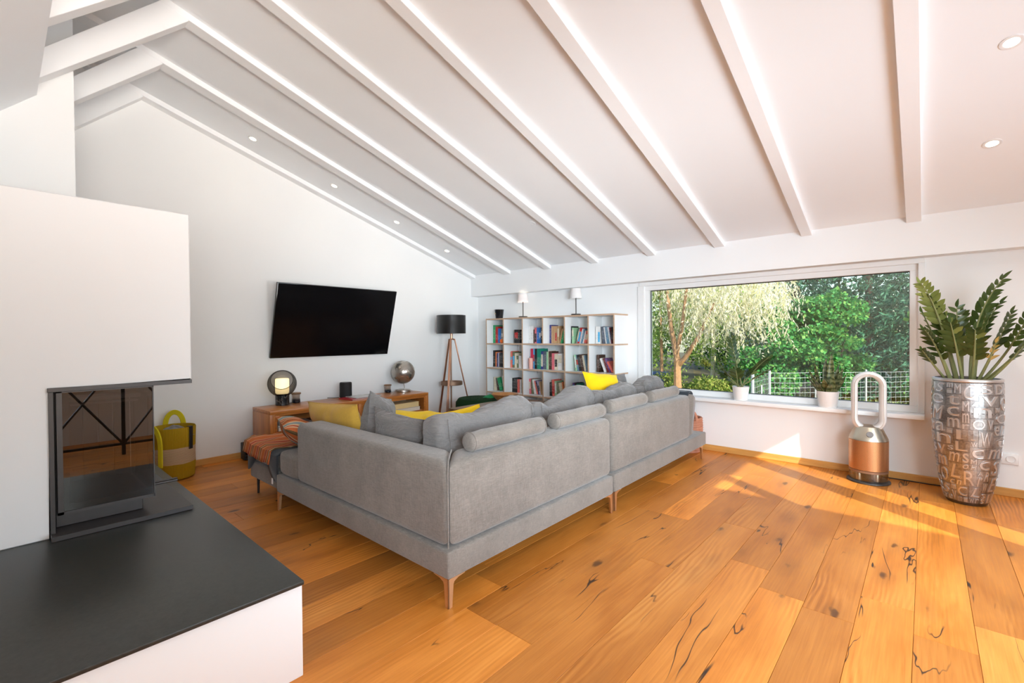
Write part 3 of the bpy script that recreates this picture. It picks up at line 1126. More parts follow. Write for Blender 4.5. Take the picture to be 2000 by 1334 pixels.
for x0 in (.0, CW - .06):
    for y0 in (.0, CD - .06):
        B().box(x0, x0 + .06, y0, y0 + .06, 0, .0395, .002, 1).build('foot', M['console'], co)


def flat_item(name, label, cat, x, y, z, w, d, h, rz, mat, page=None, group=None):
    t = thing(name, label, cat, (x, y, z), rz, group)
    if page:
        b = B()
        b.box(-w / 2, w / 2, -d / 2, d / 2, 0, .0025).box(-w / 2, w / 2, -d / 2, d / 2, h - .0025, h).box(-w / 2, -w / 2 + .003, -d / 2, d / 2, .0025, h - .0025)
        b.build('cover', mat, t, smooth=False)
        B().box(-w / 2 + .0035, w / 2 - .004, -d / 2 + .004, d / 2 - .004, .0027, h - .0027).build('pages', page, t, smooth=False)
    else:
        B().box(-w / 2, w / 2, -d / 2, d / 2, 0, h, min(.002, h / 3), 1).build('sheet', mat, t)
    return t


M['redbook'] = plain('red cover', (.42, .012, .018), .4)
M['maroon'] = plain('maroon cover', (.10, .008, .014), .5)
M['cream'] = plain('aged cream pages', (.80, .62, .30), .9, var=.06, scale=80)
M['mag'] = plain('glossy magazine cover', (.50, .49, .48), .25, var=.5, scale=7)
M['greyplastic'] = plain('dark grey plastic', (.06, .062, .066), .45)
# contents of the open compartments (z = .3035 is the inner shelf)
flat_item('book', 'thick cream-edged book lying in the right compartment of the wooden console', 'book', 3.25, 4.735, .348, .42, .20, .060, .06, M['cream'], M['cream'])
flat_item('folder', 'pale lilac folder under the thick cream book in the wooden console', 'folder', 3.20, 4.74, .3045, .52, .25, .043, .04, plain('lilac card', (.50, .47, .50), .7), M['paper'])
flat_item('book', 'dark maroon book behind the cream book in the wooden console', 'book', 3.20, 4.92, .304, .5, .07, .13, .01, M['maroon'], M['paper'])
flat_item('set_top_box', 'dark grey set-top box in the console right of the divider', 'box', 2.79, 4.86, .304, .24, .20, .06, .01, M['greyplastic'])
flat_item('magazine', 'stack-top photo magazine lying in the left compartment of the wooden console', 'magazine', 1.98, 4.76, .336, .34, .26, .016, -.1, M['mag'], M['paper'])
flat_item('magazine', 'white paged magazine under the photo magazine in the console', 'magazine', 1.97, 4.76, .304, .36, .27, .031, .03, M['white'], M['paper'])
flat_item('book', 'brown leather album lying in the left compartment near the console divider', 'book', 2.34, 4.77, .304, .30, .26, .045, .05, M['walnut'], M['paper'])
# magazines on the top
flat_item('magazine', 'red edged magazine flat on the console below the black cylinder speaker', 'magazine', 2.73, 4.79, CZ, .34, .25, .012, .12, M['redbook'], M['paper'])
flat_item('magazine', 'black and white photo magazine on top of the red edged one', 'magazine', 2.80, 4.80, CZ + .0125, .32, .24, .008, .02, M['mag'], M['paper'])

# globe lamp
gl = thing('globe_lamp', 'lit table lamp with smoked glass globe on a black marble cylinder', 'lamp', (1.955, 4.93, CZ), 0)
mb = N('black marble')
nz = mb.math('ABSOLUTE', mb.math('SUBTRACT', mb.noise(mb.coord(), 9, 5, .6, 1.5), .5))
mb.base(mb.ramp(nz, [(0, (.40, .36, .28)), (.006, (.05, .05, .05)), (.03, (.010, .010, .011))]), .22)
B().lathe([(.063, 0), (.066, .003), (.066, .112), (.063, .116)], n=40).build('base', mb.m, gl)
B().lathe([(.0, .117), (.054, .118), (.064, .128), (.0655, .16), (.0645, .262), (.060, .272), (.0, .274)], n=40, cap0=False, cap1=False).build('diffuser', emit('lit opal glass', (1, .80, .42), 1.15), gl)
sg = N('smoked globe glass')
sg.t.nodes.remove(sg.b)
lw = sg.n('LayerWeight')
lw.inputs[0].default_value = .35
tr = sg.n('BsdfTransparent')
sg.l(sg.mix(lw.outputs['Facing'], (.62, .60, .57), (.10, .095, .09)), tr.inputs[0])
gs = sg.n('BsdfGlossy')
gs.inputs['Roughness'].default_value = .03
ms = sg.n('MixShader')
sg.l(sg.math('MULTIPLY_ADD', sg.math('POWER', lw.outputs['Facing'], 6.0), .5, .06), ms.inputs[0])
sg.l(tr.outputs[0], ms.inputs[1])
sg.l(gs.outputs[0], ms.inputs[2])
sg.l(ms.outputs[0], sg.out.inputs[0])
# globe cut open on the room side: tilted opening
GR = .137
ops = math.radians(48)
prof = [(GR * math.sin(a), GR * math.cos(a)) for a in [ops + (PI - ops - .02) * i / 22 for i in range(23)]]
gm = Matrix.Translation((0, 0, .222)) @ Matrix.Rotation(math.radians(62), 4, Vector((.92, -.39, 0)))
B().lathe(prof, n=56, M=gm, cap0=False, cap1=False).build('globe', sg.m, gl)
B().tube([gm @ Vector((GR * math.sin(ops) * math.cos(a), GR * math.sin(ops) * math.sin(a), GR * math.cos(ops))) for a in [2 * PI * i / 56 for i in range(56)]], .0028, 6, closed=True).build('globe_rim', M['blackgloss'], gl)
tag(B().tube([(2.03, 4.97, CZ + .006), (2.08, 4.985, CZ + .006), (2.13, 5.03, CZ + .006), (2.15, 5.085, CZ + .006)], .003, 6).build('cord', M['black']), 'thin black lamp cord behind the candle jar on the console', 'cord')

# smoky candle jars with wooden lids
jg = N('ombre smoked glass')
sz = jg.n('SeparateXYZ')
jtc = jg.n('TexCoord')
jg.l(jtc.outputs['Object'], sz.inputs[0])
jz = jg.math('ADD', sz.outputs[2], jg.math('MULTIPLY', jg.noise(jtc.outputs['Object'], 22, 3), .02))
jcol = jg.ramp(jg.math('MULTIPLY', jz, 8.5), [(.22, (.006, .008, .016)), (.38, (.04, .04, .045)), (.52, (.34, .28, .23)), (.80, (.58, .50, .43))])
jg.base(jcol, .06)
jg.b.inputs['Transmission Weight'].default_value = .25


def jar(label, loc, s_):
    t = thing('candle_jar', label, 'jar', loc, 0, 'smoky glass jars with wooden lids')
    B().lathe([(0, .002), (.030, 0), (.040, .004), (.041, .02), (.036, .055), (.038, .083), (.044, .092), (.042, .092), (.036, .083), (.034, .055), (.038, .02), (0, .012)], n=32, cap0=False, cap1=False).build('glass', jg.m, t)
    B().lathe([(.036, .088), (.048, .0935), (.049, .104), (.044, .109), (0, .11)], n=32, cap1=False).build('lid', M['walnut'], t)
    t.scale = (s_, s_, s_)
    return t


jar('smoky glass jar with wooden lid beside the lit globe lamp', (2.118, 4.985, CZ), 1.0)
jar('smoky glass jar with wooden lid beside the metal globe', (3.243, 4.985, CZ), .93)

sp = thing('smart_speaker', 'black cylindrical speaker on the console below the television', 'speaker', (2.672, 4.965, CZ))
B().lathe([(.060, 0), (.0665, .006), (.067, .018), (.067, .150), (.066, .170), (.058, .176), (0, .176)], n=44, cap1=False).build('body', plain('black speaker cloth', (.010, .010, .011), .7, var=.4, scale=300), sp)
B().lathe([(.050, .1763), (.050, .1785), (0, .1785)], n=36, cap1=False).build('touch_plate', M['blackgloss'], sp)
tag(B().tube([(2.60, 4.99, CZ + .005), (2.55, 5.0, CZ + .005), (2.50, 5.06, CZ + .005)], .0035, 6).build('cord', M['black']), 'short black cord behind the cylinder speaker on the console', 'cord')

# metal globe on a stand
gb = thing('globe', 'brushed metal world globe with dark continents on a round nickel foot', 'globe', (3.425, 4.92, CZ))
B().lathe([(.085, 0), (.092, .003), (.092, .024), (.088, .028), (0, .028)], n=44, cap1=False).build('base', M['silver'], gb)
B().tube([(.018, 0, .028), (.020, 0, .05), (.012, 0, .085), (.006, 0, .10)], .005, 8).build('stem', M['silver'], gb)
gmx = N('pewter globe')
tcg = gmx.n('TexCoord')
nzg = gmx.noise(tcg.outputs['Object'], 8.5, 6, .55, .3)
land = gmx.ramp(nzg, [(.535, 0), (.55, 1)])
coast = gmx.ramp(gmx.math('ABSOLUTE', gmx.math('SUBTRACT', nzg, .542)), [(0, 1), (.012, 0)])
gcol = gmx.mix(land, (.42, .385, .34), (.60, .56, .50))
gmx.base(gmx.mix(coast, gcol, (.10, .085, .07)), gmx.math('MULTIPLY_ADD', land, -.12, .36), .9)
GM = Matrix.Translation((0, 0, .247))
B().lathe([(.146 * math.sin(a), -.146 * math.cos(a)) for a in [PI * (i + .02) / 26.04 for i in range(27)]], n=52, M=GM, cap0=False, cap1=False).build('sphere', gmx.m, gb)

# ================================================================== TELEVISION
tv = thing('television', 'large flat black television tilted forward on the gable wall', 'television', (2.603, 4.98, 1.375))
tilt = .28
tv.rotation_euler = (tilt, 0, .004)
ts = N('dark glossy screen')
ts.base((.0035, .0035, .0045), .16, 0, .35)
B().box(-.7065, .7065, -.006, .028, -.4025, .4025, .004, 2).build('bezel', M['blackgloss'], tv)
B().box(-.699, .699, -.0075, -.0062, -.392, .397).build('screen', ts.m, tv, smooth=False)
B().box(-.45, .45, .0285, .06, -.30, .12, .012, 2).build('back_housing', M['black'], tv)
b = B()
b.box(-.18, .18, .06, .072, -.10, .10)
b.build('mount_plate', M['black'], tv)
for x in (-.12, .12):
    B().tube([(x, .072, .06), (x, .072 + .03, .04)], .012, 8).build('mount_arm', M['black'], tv)
    
tvw = thing('wall_bracket', 'black television bracket on the gable wall behind the television', 'bracket', (2.603, YT, 1.375))
B().box(-.22, .22, -.02, -.0005, -.10, .10, .003, 1).build('plate', M['black'], tvw)

# ================================================================== FLOOR LAMP
fl = thing('floor_lamp', 'copper tripod floor lamp with black drum shade and round shelf', 'lamp', (4.125, 4.80, 0))
sh = N('black ribbed shade')
tc = sh.n('TexCoord')
sx = sh.n('SeparateXYZ')
sh.l(tc.outputs['Object'], sx.inputs[0])
rib = sh.math('SINE', sh.math('MULTIPLY', sx.outputs[2], 900.0))
sh.base((.010, .010, .010), .35)
sh.bump(rib, .3, .002)
B().lathe([(.1945, 1.242), (.1955, 1.244), (.1955, 1.487), (.1945, 1.489), (.193, 1.487), (.193, 1.244)], n=64, cap0=False, cap1=False).build('shade', sh.m, fl)
b = B()
b.lathe([(.0175, 1.17), (.0175, 1.245), (.012, 1.25), (.012, 1.33)], n=16)
b.build('lamp_holder', M['copper'], fl)
b = B().lathe([(.03, 1.33), (.045, 1.37), (.045, 1.41), (.02, 1.45), (0, 1.455)], n=16, cap1=False)
b.build('bulb', M['white'], fl)
B().tube([(0, 0, 1.26), (.19, .02, 1.26)], .002, 6).tube([(0, 0, 1.26), (-.11, .155, 1.26)], .002, 6).tube([(0, 0, 1.26), (-.08, -.17, 1.26)], .002, 6).build('shade_carrier', M['copper'], fl)
for k, a in enumerate((-2.52, -.46, 1.55)):
    dx, dy = math.cos(a), math.sin(a)
    tx, ty = -dy, dx
    b = B()
    for s_ in (-1, 1):
        b.tube([(.045 * dx + s_ * .006 * tx, .045 * dy + s_ * .006 * ty, 1.165), (.30 * dx + s_ * .009 * tx, .30 * dy + s_ * .009 * ty, .004)], .0075, 8)
    b.tube([(.0 * dx, .0 * dy, 1.17), (.047 * dx, .047 * dy, 1.16)], .010, 8)
    b.build('leg', M['copper'], fl)
B().tube([(-.012, 0, .02), (-.008, 0, 1.17)], .0105, 12).build('pole', M['bronze'], fl)
B().lathe([(0, .545), (.142, .545), (.147, .55), (.147, .592), (.142, .592), (.140, .556), (0, .556)], n=48, cap0=False, cap1=False).build('tray', M['bronze'], fl)
B().lathe([(.09, 0), (.09, .018), (0, .02)], n=32, cap1=False).build('weight', M['bronze'], fl)

# ================================================================== BOOKSHELF
XF, YS0, YS1 = 4.62, 2.594, 4.633
T = .018
bs = thing('bookshelf', 'low white cube bookshelf with raw plywood edges along the garden wall', 'bookshelf', (0, 0, 0))
sm_ = [M['white'], M['birch']]
zs = [0.0, .0885, .419, .757, 1.094, 1.438]
zlev = [.071, .410, .748, 1.085, 1.429]              # undersides
cols_y = [YS1 - T / 2] + [4.296, 3.955, 3.617, 3.279, 2.941] + [YS0 + T / 2]


def board(x0, x1, y0, y1, z0, z1, edges):
    b = B()
    b.box(x0, x1, y0, y1, z0, z1)
    b.bm.normal_update()
    for f in b.bm.faces:
        n = f.normal
        if any(n.dot(Vector(e)) > .9 for e in edges):
            f.material_index = 1
    return b


for z in zlev:
    board(XF, XW - .001, YS0, YS1, z, z + T, ((-1, 0, 0), (0, -1, 0), (0, 1, 0))).build('shelf_board', sm_, bs, smooth=False)
B().box(XF + .03, XW - .01, YS0 + .02, YS1 - .02, 0, .0705).build('plinth', M['white'], bs, smooth=False)
for r in range(4):
    z0, z1 = zlev[r] + T + .0003, zlev[r + 1] - .0003
    for k, y in enumerate(cols_y):
        if r == 2 and k == 3:
            continue
        board(XF, XW - .001, y - T / 2, y + T / 2, z0, z1, ((-1, 0, 0),)).build('upright', sm_, bs, smooth=False)
    for k in range(6):
        B().box(XW - .012, XW - .006, cols_y[k + 1] + T / 2, cols_y[k] - T / 2, z0, z1).build('back_panel', M['white'], bs, smooth=False)

BC = dict(black=(.012, .012, .013), white=(.80, .78, .75), cream=(.74, .66, .50), red=(.50, .015, .012), crimson=(.50, .012, .06), pink=(.76, .17, .20), coral=(.80, .16, .12),
          orange=(.82, .22, .06), tan=(.56, .34, .17), brown=(.075, .035, .022), kraft=(.33, .19, .09), green=(.02, .33, .12), teal=(.008, .23, .15), mint=(.36, .62, .36), olive=(.16, .18, .09),
          navy=(.015, .03, .14), blue=(.012, .16, .50), sky=(.06, .42, .72), indigo=(.05, .05, .22), lilac=(.46, .42, .56), grey=(.30, .30, .29), beige=(.56, .45, .32), peach=(.80, .46, .24), steel=(.14, .26, .36), yellow=(.66, .60, .12), purple=(.13, .05, .22), maroon=(.16, .012, .014), photo=(.10, .12, .16))
bmats = {}


def book_mat(cn):
    if cn not in bmats:
        n = N('book cover ' + cn)
        tc = n.n('TexCoord')
        sx = n.n('SeparateXYZ')
        n.l(tc.outputs['Object'], sx.inputs[0])
        c = BC[cn]
        lum = sum(c) / 3
        ink = (.80, .78, .72) if lum < .32 else (.10, .08, .08)
        oi = n.n('ObjectInfo')
        # lettering-like flecks down the middle of the spine: unreadable at this size
        blk = n.noise(n.coord('Object', (260, 260, 85)), 1, 1)
        lane = n.math('MULTIPLY', n.math('GREATER_THAN', sx.outputs[2], .05), n.math('LESS_THAN', sx.outputs[2], n.math('MULTIPLY_ADD', oi.outputs['Random'], .1, .10)))
        f = n.math('MULTIPLY', n.math('GREATER_THAN', blk, .60), lane)
        n.base(n.mix(n.math('MULTIPLY', f, .65), c, ink), .45)
        bmats[cn] = n.m
    return bmats[cn]


ORD = ['first', 'second', 'third', 'fourth', 'fifth', 'sixth', 'seventh', 'eighth', 'ninth', 'tenth', 'eleventh', 'twelfth', 'thirteenth']
ROWN = {0: 'bottom', 1: 'third', 2: 'middle', 3: 'top'}
COLN = ['first', 'second', 'third', 'fourth', 'fifth', 'sixth']


def book(y0, y1, z, h, cn, top_dy, depth, xs, label, group, band=None):
    """upright book: spine faces the room (-x); y1>y0; top_dy leans the top towards +y / -y"""
    w = abs(y1 - y0)
    ang = math.atan2(top_dy, h)
    t = thing('book', label, 'book', (xs, (y0 + y1) / 2, z), 0, group)
    t.rotation_euler = (-ang, 0, 0)
    tk = min(.0022, w / 5)
    lift = abs(math.sin(ang)) * w / 2 + .0004
    t.location.z += lift
    b = B()
    b.box(0, .003, -w / 2, w / 2, 0, h, min(.001, w / 8), 1).box(.003, depth, -w / 2, -w / 2 + tk, 0, h).box(.003, depth, w / 2 - tk, w / 2, 0, h)
    b.build('cover', book_mat(cn), t, smooth=False)
    B().box(.0032, depth - .004, -w / 2 + tk + .0002, w / 2 - tk - .0002, .003, h - .004).build('pages', M['paper'], t, smooth=False)
    if band and w > .012:
        z0, z1 = band[1] * h, band[2] * h
        B().box(-.0006, 0, -w * .40, w * .40, z0, z1).build('title_panel', book_mat(band[0]), t, smooth=False)


BOOKS = [
    (3, 0, [(4.5669, 4.628, 0.255, 'green', -0.003), (4.5185, 4.5669, 0.2335, 'red', -0.0027), (4.4587, 4.5161, 0.2064, 'blue', -0.0024), (4.4154, 4.4572, 0.2027, 'grey', -0.0023), (4.3763, 4.4138, 0.1905, 'black', -0.0021)]),
    (3, 1, [(4.172, 4.2079, 0.1845, 'black', -0.002), (4.1348, 4.1712, 0.184, 'black', -0.0019), (4.0994, 4.1341, 0.1834, 'black', -0.0019), (4.0599, 4.0987, 0.1829, 'black', -0.0019)]),
    (3, 2, [(3.9178, 3.959, 0.2299, 'white', -0.0023), (3.8742, 3.9164, 0.229, 'white', -0.0022), (3.8477, 3.8714, 0.1823, 'brown', -0.0017), (3.8123, 3.8463, 0.2061, 'pink', -0.002), (3.7745, 3.811, 0.2054, 'blue', -0.0019), (3.7445, 3.7732, 0.2048, 'blue', -0.0019), (3.7092, 3.7431, 0.2026, 'black', -0.0019)]),
    (3, 3, [(3.6469, 3.6857, 0.2429, 'white', -0.0022), (3.617, 3.6456, 0.2421, 'sky', -0.0021), (3.6032, 3.6157, 0.2311, 'white', -0.002), (3.573, 3.6025, 0.2358, 'indigo', -0.0021), (3.5416, 3.5697, 0.2221, 'tan', -0.0019), (3.5118, 3.541, 0.2215, 'tan', -0.0019), (3.4816, 3.5112, 0.2208, 'tan', -0.0019), (3.4516, 3.481, 0.2202, 'tan', -0.0018), (3.4293, 3.4496, 0.1853, 'tan', -0.0489), (3.3996, 3.4268, 0.1593, 'green', -0.0453)]),
    (3, 4, [(3.2554, 3.2835, 0.2137, 'black', -0.0017), (3.2299, 3.2542, 0.1955, 'mint', -0.0015), (3.177, 3.1986, 0.1861, 'grey', -0.049), (3.146, 3.1758, 0.1932, 'red', -0.0458), (3.1306, 3.1443, 0.1828, 'white', -0.0455), (3.1059, 3.1295, 0.1825, 'steel', -0.0453), (3.0825, 3.1018, 0.1599, 'white', -0.0419), (3.0406, 3.0801, 0.1497, 'coral', -0.0358)]),
    (3, 5, [(2.8873, 2.918, 0.2039, 'white', -0.0014), (2.854, 2.8862, 0.2032, 'white', -0.0014), (2.7854, 2.8209, 0.2, 'photo', 0.0233), (2.7675, 2.7816, 0.1947, 'white', 0.0287), (2.733, 2.7664, 0.1966, 'steel', 0.0285), (2.7154, 2.7277, 0.1938, 'white', 0.031), (2.7063, 2.7143, 0.1936, 'lilac', 0.031), (2.6882, 2.7052, 0.1885, 'maroon', 0.0282), (2.6729, 2.6872, 0.1905, 'black', 0.0254)]),
    (2, 0, [(4.5788, 4.6237, 0.2321, 'black', -0.0027), (4.5433, 4.574, 0.2094, 'orange', -0.0024), (4.5215, 4.5424, 0.1924, 'navy', -0.0022), (4.5007, 4.5207, 0.2015, 'lilac', -0.0023), (4.4832, 4.4999, 0.1931, 'brown', -0.0022), (4.4538, 4.4816, 0.2005, 'black', -0.0023), (4.4191, 4.4522, 0.2011, 'black', -0.0023), (4.38, 4.4175, 0.1949, 'red', -0.0022)]),
    (2, 1, [(4.298, 4.345, 0.2089, 'peach', -0.0023), (4.2751, 4.2965, 0.2169, 'beige', -0.0023), (4.2477, 4.2736, 0.2258, 'coral', -0.0024), (4.2054, 4.2454, 0.2179, 'olive', -0.0023), (4.1628, 4.2039, 0.1989, 'cream', -0.0021), (4.1309, 4.1606, 0.1659, 'olive', 0.0072), (4.0742, 4.1294, 0.167, 'white', 0.0019)]),
    (2, 2, [(4.027, 4.0378, 0.2018, 'black', -0.002), (3.8732, 3.9182, 0.2642, 'crimson', -0.0026), (3.8495, 3.8718, 0.262, 'sky', -0.0025), (3.8079, 3.8481, 0.2624, 'black', -0.0025), (3.7476, 3.8065, 0.2668, 'teal', -0.0025), (3.7109, 3.7462, 0.2316, 'indigo', -0.0021), (3.6552, 3.7089, 0.2323, 'photo', -0.0021), (3.6332, 3.6539, 0.2277, 'mint', -0.002), (3.6187, 3.6319, 0.2412, 'cream', -0.0021), (3.5713, 3.6173, 0.2338, 'brown', -0.0021), (3.5257, 3.5693, 0.211, 'pink', -0.0018), (3.4754, 3.5237, 0.2041, 'cream', -0.0018), (3.4087, 3.4735, 0.2068, 'white', -0.0018)]),
    (2, 4, [(3.1813, 3.2023, 0.1971, 'mint', 0.0226), (3.1473, 3.1783, 0.1974, 'steel', 0.0344), (3.1142, 3.1455, 0.2004, 'black', 0.0431), (3.0796, 3.113, 0.2012, 'brown', 0.0427), (3.0488, 3.0779, 0.1945, 'cream', 0.0366), (3.0256, 3.0476, 0.1951, 'steel', 0.0363)]),
    (2, 5, [(2.8728, 2.9018, 0.204, 'brown', -0.0014), (2.774, 2.8012, 0.1709, 'white', 0.0675), (2.7416, 2.7658, 0.1718, 'maroon', 0.0669), (2.7121, 2.7351, 0.1725, 'purple', 0.0691), (2.6749, 2.7014, 0.1397, 'coral', 0.0795)]),
    (1, 0, [(4.605, 4.620, 0.1872, 'olive', 0.0), (4.567, 4.604, 0.1893, 'cream', 0.0), (4.538, 4.565, 0.178, 'cream', 0.012), (4.5083, 4.5372, 0.1795, 'brown', 0.0342), (4.4297, 4.4876, 0.1851, 'green', 0.0561), (4.39, 4.4164, 0.2181, 'white', 0.0418)]),
    (1, 1, [(4.2873, 4.3332, 0.2027, 'white', -0.0022), (4.2556, 4.2856, 0.1984, 'white', -0.0021), (4.2241, 4.2539, 0.1938, 'black', -0.0021), (4.1877, 4.2224, 0.1893, 'black', -0.002), (4.1558, 4.186, 0.1805, 'black', -0.0019), (4.1158, 4.1549, 0.1806, 'coral', -0.0019), (4.0835, 4.1141, 0.1795, 'white', -0.0018)]),
    (1, 2, [(3.9719, 3.9856, 0.2173, 'black', -0.0021), (3.9438, 3.9703, 0.2154, 'tan', -0.0021), (3.9127, 3.9414, 0.2011, 'pink', 0.0076), (3.8716, 3.9096, 0.2002, 'olive', 0.006), (3.8254, 3.8661, 0.195, 'white', 0.0335), (3.792, 3.8168, 0.1812, 'coral', 0.049), (3.7734, 3.7904, 0.1854, 'navy', 0.0526), (3.7488, 3.7719, 0.181, 'lilac', 0.0447), (3.7289, 3.7473, 0.1737, 'tan', 0.0368)]),
    (1, 3, [(3.5692, 3.6136, 0.1729, 'black', -0.0015), (3.5274, 3.5655, 0.2106, 'coral', 0.007), (3.494, 3.5245, 0.1923, 'mint', 0.0042), (3.4422, 3.4868, 0.1802, 'olive', 0.0071), (3.3867, 3.4315, 0.1763, 'cream', 0.0306), (3.3642, 3.3818, 0.1901, 'orange', 0.0303)]),
    (1, 4, [(3.2245, 3.2497, 0.1889, 'purple', -0.0015), (3.1953, 3.2231, 0.1906, 'black', -0.0015), (3.1717, 3.1939, 0.1809, 'teal', -0.0014)]),
]
for (row, col, items) in BOOKS:
    zf = zlev[row] + T
    nb = 0
    for it in items:
        (y0, y1, h, cn, lean) = it[:5]
        lo = cols_y[col + (2 if (row, col) == (2, 2) else 1)] + T / 2 + .0015
        hi = cols_y[col] - T / 2 - .0015
        y0, y1 = max(y0, lo + max(0, -lean) * .5) + .0008, min(y1, hi - max(0, lean) * .5) - .0008
        if y1 - y0 < .006:
            continue
        depth = it[5] if len(it) > 5 and it[5] else R.uniform(.135, .165)
        xs = it[6] if len(it) > 6 and it[6] else 4.742 + R.uniform(-.004, .006)
        band = it[7] if len(it) > 7 else ((R.choice(['white', 'black', 'red', 'cream', 'sky']), R.uniform(.05, .5), R.uniform(.6, .9)) if R.random() < .28 else None)
        lab = '%s book, %s from the left in the %s compartment of the %s bookshelf row' % (cn if cn != 'photo' else 'dark photo', ORD[nb], COLN[col], ROWN[row])
        book(y0, y1, zf, h, cn, lean, depth, xs, lab, 'books on the white bookshelf', band)
        nb += 1

# small things among the books
bl = thing('ball', 'small orange ball in front of the books in the top left compartment', 'ball', (4.70, 4.40, zlev[3] + T))
B().lathe([(.029 * math.sin(a), .029 - .029 * math.cos(a)) for a in [PI * (i + .02) / 16.04 for i in range(17)]], n=28, cap0=False, cap1=False).build('shell', plain('orange rubber', (.85, .16, .012), .5, var=.15, scale=60), bl)
cd = thing('candle', 'pink pillar candle in front of the crimson book in the wide compartment', 'candle', (4.69, 3.87, zlev[2] + T + .0005))
B().lathe([(.026, 0), (.027, .003), (.027, .135), (.023, .144), (0, .142)], n=28, cap1=False).build('wax', plain('pink wax', (.80, .40, .33), .5), cd)
B().tube([(0, 0, .141), (.001, 0, .155)], .0012, 6).build('wick', M['black'], cd)
pc = thing('photo_card', 'photo card of a dark silhouette leaning in the wide bookshelf compartment', 'card', (4.742, 3.973, zlev[2] + T + .0008), 0)
pc.rotation_euler = (0, .08, 0)
B().box(0, .003, -.05, .05, 0, .255).build('print', plain('grey photo print', (.42, .45, .50), .35, var=.3, scale=10), pc, smooth=False)
sil = [(-.05, .02), (-.055, .10), (-.03, .16), (-.012, .175), (-.012, .195), (.004, .205), (.018, .192), (.017, .175), (.035, .155), (.05, .08), (.05, .02)]
b = B()
b.prism([(p[0], p[1]) for p in sil], 0, .0006, M=Matrix(((0, 0, -1, 0), (-1, 0, 0, 0), (0, 1, 0, 0), (0, 0, 0, 1))))
b.build('silhouette', plain('dark print', (.02, .022, .03), .4), pc, smooth=False)

# on top of the bookshelf
ZT = zlev[4] + T
vs = thing('vase', 'black glossy tapered pot on the far end of the bookshelf top', 'vase', (4.79, 4.53, ZT))
B().lathe([(0, .004), (.048, 0), (.052, .004), (.066, .125), (.068, .132), (.064, .132), (.050, .012), (0, .01)], n=36, cap0=False, cap1=False).build('body', M['blackgloss'], vs)
B().lathe([(.010, 0), (.010, .0015), (0, .002)], n=10, M=Matrix.Translation((-.058, .026, .075)) @ Matrix.Rotation(-PI / 2 - .1, 4, 'Y'), cap1=False).build('gold_emblem', M['gold'], vs)


def table_lamp(label, y, lit):
    t = thing('table_lamp', label, 'lamp', (4.785, y, ZT), 0, 'slim table lamps on the bookshelf')
    B().lathe([(.058, 0), (.060, .003), (.060, .018), (.056, .022), (.008, .024)], n=36).build('base', plain('dark bronze', (.03, .024, .02), .4) if 'dark bronze' not in bpy.data.materials else bpy.data.materials['dark bronze'], t)
    B().tube([(0, 0, .023), (0, 0, .262)], .006, 10).build('stem', bpy.data.materials['dark bronze'], t)
    m = N('white lampshade')
    m.base((.82, .79, .77), .8)
    m.b.inputs['Subsurface Weight'].default_value = 0
    if lit:
        m.b.inputs['Emission Color'].default_value = (1, .62, .50, 1)
        tcx = m.n('TexCoord')
        sxx = m.n('SeparateXYZ')
        m.l(tcx.outputs['Object'], sxx.inputs[0])
        m.l(m.ramp(sxx.outputs[2], [(.215, .35), (.245, .10), (.30, .16), (.335, 0)]), m.b.inputs['Emission Strength'])
    B().lathe([(.072, .212), (.073, .213), (.058, .335), (.057, .336), (.0565, .334), (.0715, .213)], n=40, cap0=False, cap1=False).build('shade', m.m, t)
    B().tube([(-.058, 0, .30), (.058, 0, .30)], .0015, 5).build('shade_carrier', bpy.data.materials['dark bronze'], t)
    B().lathe([(.008, .262), (.016, .28), (.016, .305), (0, .318)], n=14, cap1=False).build('bulb', M['lamp_on'] if lit else M['white'], t)


table_lamp('slim table lamp with a lit pinkish shade on the bookshelf top', 4.08, True)
table_lamp('slim table lamp with an unlit white shade nearer the window', 3.22, False)

# ================================================================== COFFEE TABLE GROUP
ct = thing('coffee_table', 'walnut coffee table between the sofas and the bookshelf', 'table', (3.28, 3.30, 0))
B().box(0, 1.10, 0, .57, .36, .42, .004, 2).build('top', M['walnut'], ct)
B().box(.01, 1.09, .01, .56, .14, .16, .003, 1).build('shelf', M['walnut'], ct)
for x in (.0, 1.03):
    for y in (.0, .50):
        B().box(x, x + .07, y, y + .07, 0, .3598, .003, 1).build('leg', M['walnut'], ct)
bw = thing('bowl', 'round wooden bowl on the walnut coffee table', 'bowl', (3.93, 3.64, .42))
B().lathe([(0, .003), (.05, 0), (.056, .006), (.11, .06), (.155, .108), (.160, .112), (.152, .112), (.105, .066), (.05, .016), (0, .012)], n=48, cap0=False, cap1=False).build('shell', wood('turned acacia', (.32, .12, .03), (.56, .27, .085), 1.2, .3, 0), bw)
M['velvet'] = fabric('dark green velvet', (.010, .034, .011), .5, sheen=.0)
pf = thing('pouf', 'dark green velvet pouf behind the walnut coffee table', 'pouf', (4.08, 4.24, 0))
B().lathe([(.26, .01), (.285, .03), (.29, .2), (.285, .37), (.25, .418), (.15, .428), (0, .422)], n=48, cap1=False).build('cover', M['velvet'], pf)
for k in range(8):
    a = k * PI / 4
    B().lathe([(.012, 0), (.010, .005), (0, .007)], n=12, c=(.14 * math.cos(a), .14 * math.sin(a), .426), cap1=False).build('button', M['velvet'], pf)
tag(crumple(9, .20, .16, .025).build('napkin', plain('emerald cotton', (.01, .26, .09), .9), loc=(4.20, 4.12, .428)), 'small emerald green cloth on the dark green pouf', 'cloth')
cushion('grey_pillow', 'small blue-grey pillow corner on the seat beside the wooden bowl', .26, .26, .10, (2.50, 2.36, .560), (.9, -.2, .25), (-.3, .3, .9), plain('blue grey cotton', (.20, .22, .24), .95, var=.15), 71, .06)

